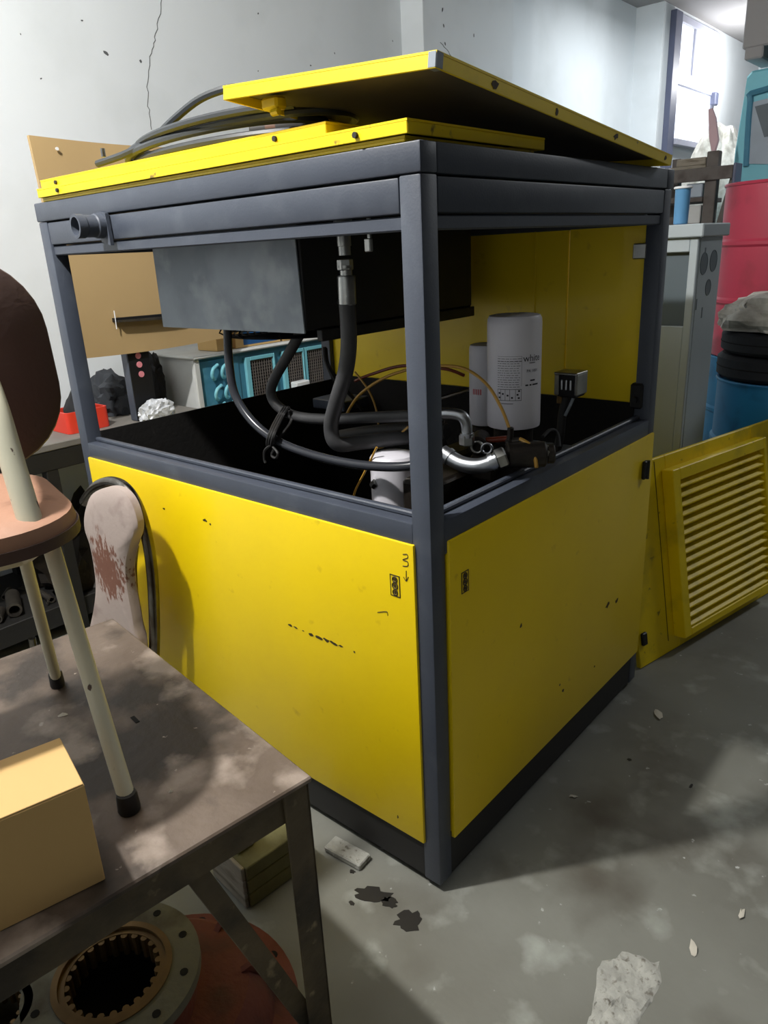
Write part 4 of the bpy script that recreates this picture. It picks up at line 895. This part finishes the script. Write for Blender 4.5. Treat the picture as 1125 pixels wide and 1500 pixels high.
ya, yb_ = px(362, 540, TX).y, px(482, 530, TX).y
for k, (p_, q_) in enumerate(((368, 402), (422, 446), (452, 480))):
    y_0, y_1 = px(p_, 540, TX).y, px(q_, 540, TX).y
    part('grille_back', MB().box((TX - .0199, y_0, .5), (TX - .016, y_1, TZ1 - .05), 0), 'hole', TE)
    g = MB(); z = .5
    while z < TZ1 - .05: g.box((TX - .0155, y_0, z), (TX - .012, y_1, z + .005), 0); z += .016
    y = y_0
    while y < y_1: g.box((TX - .012, y, .5), (TX - .0085, y + .005, TZ1 - .05), 0); y += .016
    part('wire_grille', g, 'greywood', TE)
    part('grille_frame', MB().box((TX - .0195, y_0 - .03, .48), (TX, y_0, TZ1 - .03), .003).box((TX - .0195, y_0, TZ1 - .05), (TX, y_1, TZ1 - .03), .003).box((TX - .0195, y_1, .48), (TX, y_1 + .012, TZ1 - .03), .003), 'teal_light', TE)
part('top_slab', MB().box((XW + .005, TY0 - .03, TZ1 + .0005), (TX + .02, TY1 + .02, TZ1 + .016), .006), 'whiteslab', TE)
# cartons on the slab
bz0 = TZ1 + .017
def carton(name, a, b, hz_, lab, front, xx=TX - .03, dp=.16):
    y0_, y1_ = px(a, 510, xx).y, px(b, 510, xx).y
    t = thing(name, (xx - dp / 2, (y0_ + y1_) / 2, bz0), lab, 'box')
    part('carton_body', MB().box((xx - dp, y0_, bz0 + .0005), (xx, y1_, bz0 + hz_), .002), 'carton', t); 
    if front: part('front_print', MB().box((xx + .0002, y0_ + .05, bz0 + .012), (xx + .0012, y1_ - .02, bz0 + hz_ - .01), 0), front, t)
    part('flap', MB().box((xx - dp, y0_, bz0 + hz_), (xx, y1_, bz0 + hz_ + .002), 0), 'carton', t)
carton('cardboard_box', 346, 412, .12, 'small carton with a blue printed front on the white slab', 'blue')
carton('cardboard_box', 318, 340, .12, 'small carton with a white label on the slab end', 'white')
carton('cardboard_box', 416, 470, .10, 'plain low carton on the white slab below the cooler', None)
q = px(435, 568, -2.0); r_ = thing('socket_box', (-2.08, px(436, 568, -2.08).y, 0.86), 'small white socket box fixed on the heat exchanger', 'box')
yy = px(436, 568, TX).y; zz = px(436, 568, TX).z
part('box_body', MB().box((TX + .0002, yy - .05, zz - .04), (TX + .05, yy + .05, zz + .04), .005), 'white', r_)
part('socket_face', MB().cyl((TX + .05, yy - .015, zz), (TX + .053, yy - .015, zz), .02, 14), 'greypanel', r_)

# ================================================================== RIGHT BACKGROUND
# grey cabinet
yC = 1.80; xC = py(1015, 450, yC).x; zC = py(1015, 333, yC).z
CW, CDp = .55, .26
CB = thing('grey_cabinet', (xC - CW / 2, yC + CDp / 2, 0), 'tall pale grey steel cabinet with round holes in its side', 'cabinet')
part('cabinet_body', MB().box((xC - CW, yC + .02, .0), (xC - .004, yC + CDp, zC - .035), .003), 'cabdark', CB)
zmid = py(985, 478, yC).z
part('lower_panel', MB().box((xC - CW, yC, .05), (xC - .03, yC + .0195, zmid), .003), 'cabgrey', CB)
part('corner_stile', MB().box((xC - .03, yC - .003, .0), (xC, yC + .0195, zC - .035), .003), 'cabgrey', CB)
part('top_rail', MB().box((xC - CW, yC - .003, zC - .085), (xC - .03, yC + .0195, zC - .035), .003), 'cabgrey', CB)
sd = part('side_sheet', MB().box((xC - .0038, yC + .02, 0), (xC + .002, yC + CDp, zC - .035), .001), 'cabgrey', CB)
for a, b, r in ((1031, 386, .04), (1045, 382, .04), (1037, 421, .03)):
    c = px(a, b, xC + .002); part('knockout', MB().cyl((xC + .0015, c.y, c.z), (xC + .0028, c.y, c.z), r * .95, 24).torus((xC + .002, c.y, c.z), (1, 0, 0), r * .97, .002, 28, 6), 'cabdark', sd)
for a, b in ((1028, 458), (1020, 446), (1033, 371)):
    c = px(a, b, xC + .002); part('slot', MB().box((xC + .0015, c.y - .006, c.z - .02), (xC + .0026, c.y + .006, c.z + .02), 0), 'cabdark', sd)
part('cabinet_top', MB().box((xC - CW - .01, yC - .02, zC - .0345), (xC + .02, yC + CDp + .02, zC + .012), .004), 'cabgrey', CB)
zct = zC + .0125
q = py(999, 300, yC + .1)
jr = thing('plastic_jar', (q.x, yC + .1, zct), 'blue plastic jar with white rim on the grey cabinet', 'jar')
hj = py(999, 274, yC + .1).z - zct
part('jar_body', MB().lathe([(.022, .0005), (.026, .004), (.028, hj - .01), (.029, hj - .006)], (q.x, yC + .1, zct), n=22), 'jar', jr)
part('jar_rim', MB().lathe([(.033, hj - .0059), (.034, hj - .002), (.03, hj + .002)], (q.x, yC + .1, zct), n=22), 'white', jr)
# drums
def drum(c, r, h, m, lab, zb_=0):
    t = thing('oil_drum', (c[0], c[1], zb_), lab, 'drum')
    def bead(z): return [(r, z - .02), (r + .010, z - .008), (r + .010, z + .008), (r, z + .02)]
    part('drum_shell', MB().lathe([(r - .004, .0005), (r + .004, .006), (r, .015)] + bead(h / 3) + bead(2 * h / 3) + [(r, h - .015)], (c[0], c[1], zb_), n=48), m, t)
    part('drum_rim', MB().lathe([(r - .02, h - .0149), (r + .006, h - .0149), (r + .008, h - .006), (r + .004, h), (r - .006, h), (r - .008, h - .012), (.001, h - .012)], (c[0], c[1], zb_), n=48), m, t)
    part('bung', MB().cyl((c[0] - r * .6, c[1], zb_ + h - .012), (c[0] - r * .6, c[1], zb_ + h - .002), .03, 16), 'steel', t)
    return t
def drum_at(pxl, py_, depth, r):   # left silhouette tangent at pixel x
    p_ = CAM + ray(pxl, py_) * depth; d = Vector((p_.x - CAM.x, p_.y - CAM.y)); n_ = Vector((d.y, -d.x)).normalized()
    return (p_.x + n_.x * r, p_.y + n_.y * r)
cb_ = drum_at(1046, 600, 3.6, .29)
BDm = drum(cb_, .29, .88, 'bluedrum', 'bright blue steel drum carrying tyres behind the louvred panel')
cr_ = drum_at(1056, 350, 4.0, .29)
drum(cr_, .29, .88, 'bluedrum', 'blue drum hidden under the red drum')
drum(cr_, .29, .88, 'reddrum', 'large red steel drum stacked up behind the sack', .8805)
# tyres
zt_ = .881
for k, (dx, dy, h) in enumerate(((0, 0, .115), (.012, -.008, .105))):
    tc_ = (cb_[0] + dx, cb_[1] + dy); lab = ('worn black tyre lying on the blue drum', 'upper black tyre of the pair under the white sack')[k]
    t = thing('tyre', (tc_[0], tc_[1], zt_), lab, 'tyre')
    r = .3
    part('tread', MB().lathe([(.17, .004), (.22, .0005), (r - .02, .004), (r, .02), (r, h - .02), (r - .02, h - .004), (.22, h), (.17, h - .004), (.165, h / 2), (.17, .004)], (tc_[0], tc_[1], zt_), n=44, cap=False), 'tyre', t)
    part('tread_groove', MB().torus((tc_[0], tc_[1], zt_ + h * .5), (0, 0, 1), r - .001, .003, 44, 6), 'hole', t)
    zt_ += h + .001
sk = thing('woven_sack', (cb_[0], cb_[1], zt_), 'crumpled off-white woven sack on top of the tyres', 'sack')
part('sack_body', blob(((cb_[0] - .03, cb_[1] - .02, zt_ + .03), (.26, .25, .13), zt_ + .001), 4, 6, .22, 9, .18), 'sack', sk)
part('sack_tie', MB().torus((cb_[0] - .12, cb_[1] - .2, zt_ + .1), (.3, -.5, 1), .05, .012, 24, 8).tube([(cb_[0], cb_[1] - .22, zt_ + .05), (cb_[0] + .05, cb_[1] - .25, zt_ + .02), (cb_[0] + .08, cb_[1] - .27, zt_ + .012)], .014, 8), 'sack', sk)
# turquoise machine
yT = 5.0; qa = py(1068, 300, yT); qb = py(1076, 108, yT)
TM2 = thing('turquoise_machine', (qa.x + .5, yT + .3, 0), 'tall turquoise machine body with pale recessed plate behind the drums', 'machine')
tx = qa.x; ztp = qb.z
prof = [(0, 0), (0, ztp - .5), (.02, ztp - .2), (.03, ztp - .03), (.06, ztp), (1.0, ztp + .02), (1.0, 0)]
part('machine_body', MB().hull([(tx + a, yT, b) for a, b in prof], .7, (0, -1, 0), .015), 'teal_light', TM2)
r0 = py(1097, 240, yT); r1 = py(1103, 150, yT)
part('recess_plate', MB().hull([(r0.x, yT, r0.z), (r0.x + .5, yT, r0.z - .06), (r1.x + .5, yT, r1.z + .05), (r1.x, yT, r1.z)], -.012, (0, -1, 0)), 'greypanel', TM2)
part('recess_frame', MB().tube([(r0.x - .015, yT - .012, r0.z - .015), (r1.x - .015, yT - .012, r1.z), (r1.x + .02, yT - .012, r1.z + .06), (r1.x + .5, yT - .012, r1.z + .1)], .02, 8, 4), 'teal', TM2)
r2 = py(1110, 175, yT)
part('dark_pocket', MB().hull([(r1.x + .02, yT - .013, r1.z - .03), (r1.x + .5, yT - .013, r1.z + .02), (r1.x + .5, yT - .013, r1.z - .2), (r2.x + .06, yT - .013, r2.z - .12)], -.004, (0, -1, 0)), 'cabdark', TM2)
# old wooden rack behind the cabinet
yR = 4.45
RK = thing('wooden_rack', (py(1035, 300, yR).x, yR, 0), 'rough grey timber rack with crossbeams behind the grey cabinet', 'rack')
x0, x1 = py(1029, 300, yR).x, py(1046, 300, yR).x
part('post', MB().box((x0, yR, 0), (x1, yR + .07, py(1035, 222, yR).z), .005), 'greywood', RK)
xl, xr = py(960, 250, yR).x, py(1079, 260, yR).x
zA, zB_ = py(1020, 247, yR).z, py(1020, 266, yR).z
part('crossbeam', MB().box((xl, yR - .03, zB_), (xr - .02, yR - .0005, zA), .004), 'greywood', RK)
part('crossbeam_end', MB().box((xr - .019, yR - .03, zB_ - .1), (xr, yR + .1, zA + .01), .004), 'winframe', RK)
xb = py(1052, 300, yR).x
part('brace', MB().tube([(xb + .07, yR + .03, zB_), (xb, yR + .03, zB_ - .32)], .022, 4), 'greywood', RK)
part('rear_post', MB().box((xl, yR + .3, 0), (xl + .06, yR + .36, zA + .1), .004).box((xr - .06, yR + .3, 0), (xr, yR + .36, zB_ - .1), .004), 'greywood', RK)
part('shelf_board', MB().box((xl, yR - .01, zB_ - .30), (x0 - .001, yR + .4, zB_ - .27), .003).box((xl, yR - .01, zB_ - .13), (x0 - .001, yR + .4, zB_ - .10), .003), 'greywood', RK)
part('deck_board', MB().box((xl, yR, zA + .0005), (x0 - .001, yR + .4, zA + .02), .003), 'oldwood', RK)
# things on the rack
def slab(name, lab, cat, a, b, zlo, zhi, m, dz=.25):
    y = yR + .02; xa_, xb_ = py(a, 300, y).x, py(b, 300, y).x
    return tag(part(name, MB().box((xa_, y, zlo), (xb_, y + dz, zhi), .006), m), lab, cat)
slab('folded_sheet', 'pale grey folded sheet on the upper rack shelf', 'sheet', 1003, 1027, zB_ - .0995, zB_ - .01, 'greypanel')
slab('folded_sheet', 'off-white folded bundle on the middle rack shelf', 'sheet', 1003, 1027, zB_ - .2695, zB_ - .15, 'whiteslab')
slab('plank_bundle', 'old board laid flat along the top of the rack', 'board', 986, 1028, zA + .0205, zA + .07, 'oldwood')
# draped cloth and stone bits beside the far window
q = py(1046, 195, yR + .04)
zcl = py(1035, 222, yR).z
m = MB(); cl = [py(a, b, yR + .035) for a, b in ((1037, 160), (1043, 158), (1048, 172), (1052, 205), (1047, 222), (1042, 224), (1038, 200))]
m.hull(cl, .03, (0, -1, 0), .006)
tag(part('hanging_cloth', m, 'pinkcloth'), 'pale pink rag hung on the top of the timber rack post', 'cloth')
q = py(1053, 190, 6.3)
bk = thing('sack_pile', (q.x, 6.3, 0), 'tall pale heap of sacks behind the turquoise machine', 'sacks')
part('heap', blob(((q.x, 6.3, 1.0), (.36, .4, 1.42), .001), 4, 8, .12, 8, .04), 'sack', bk)
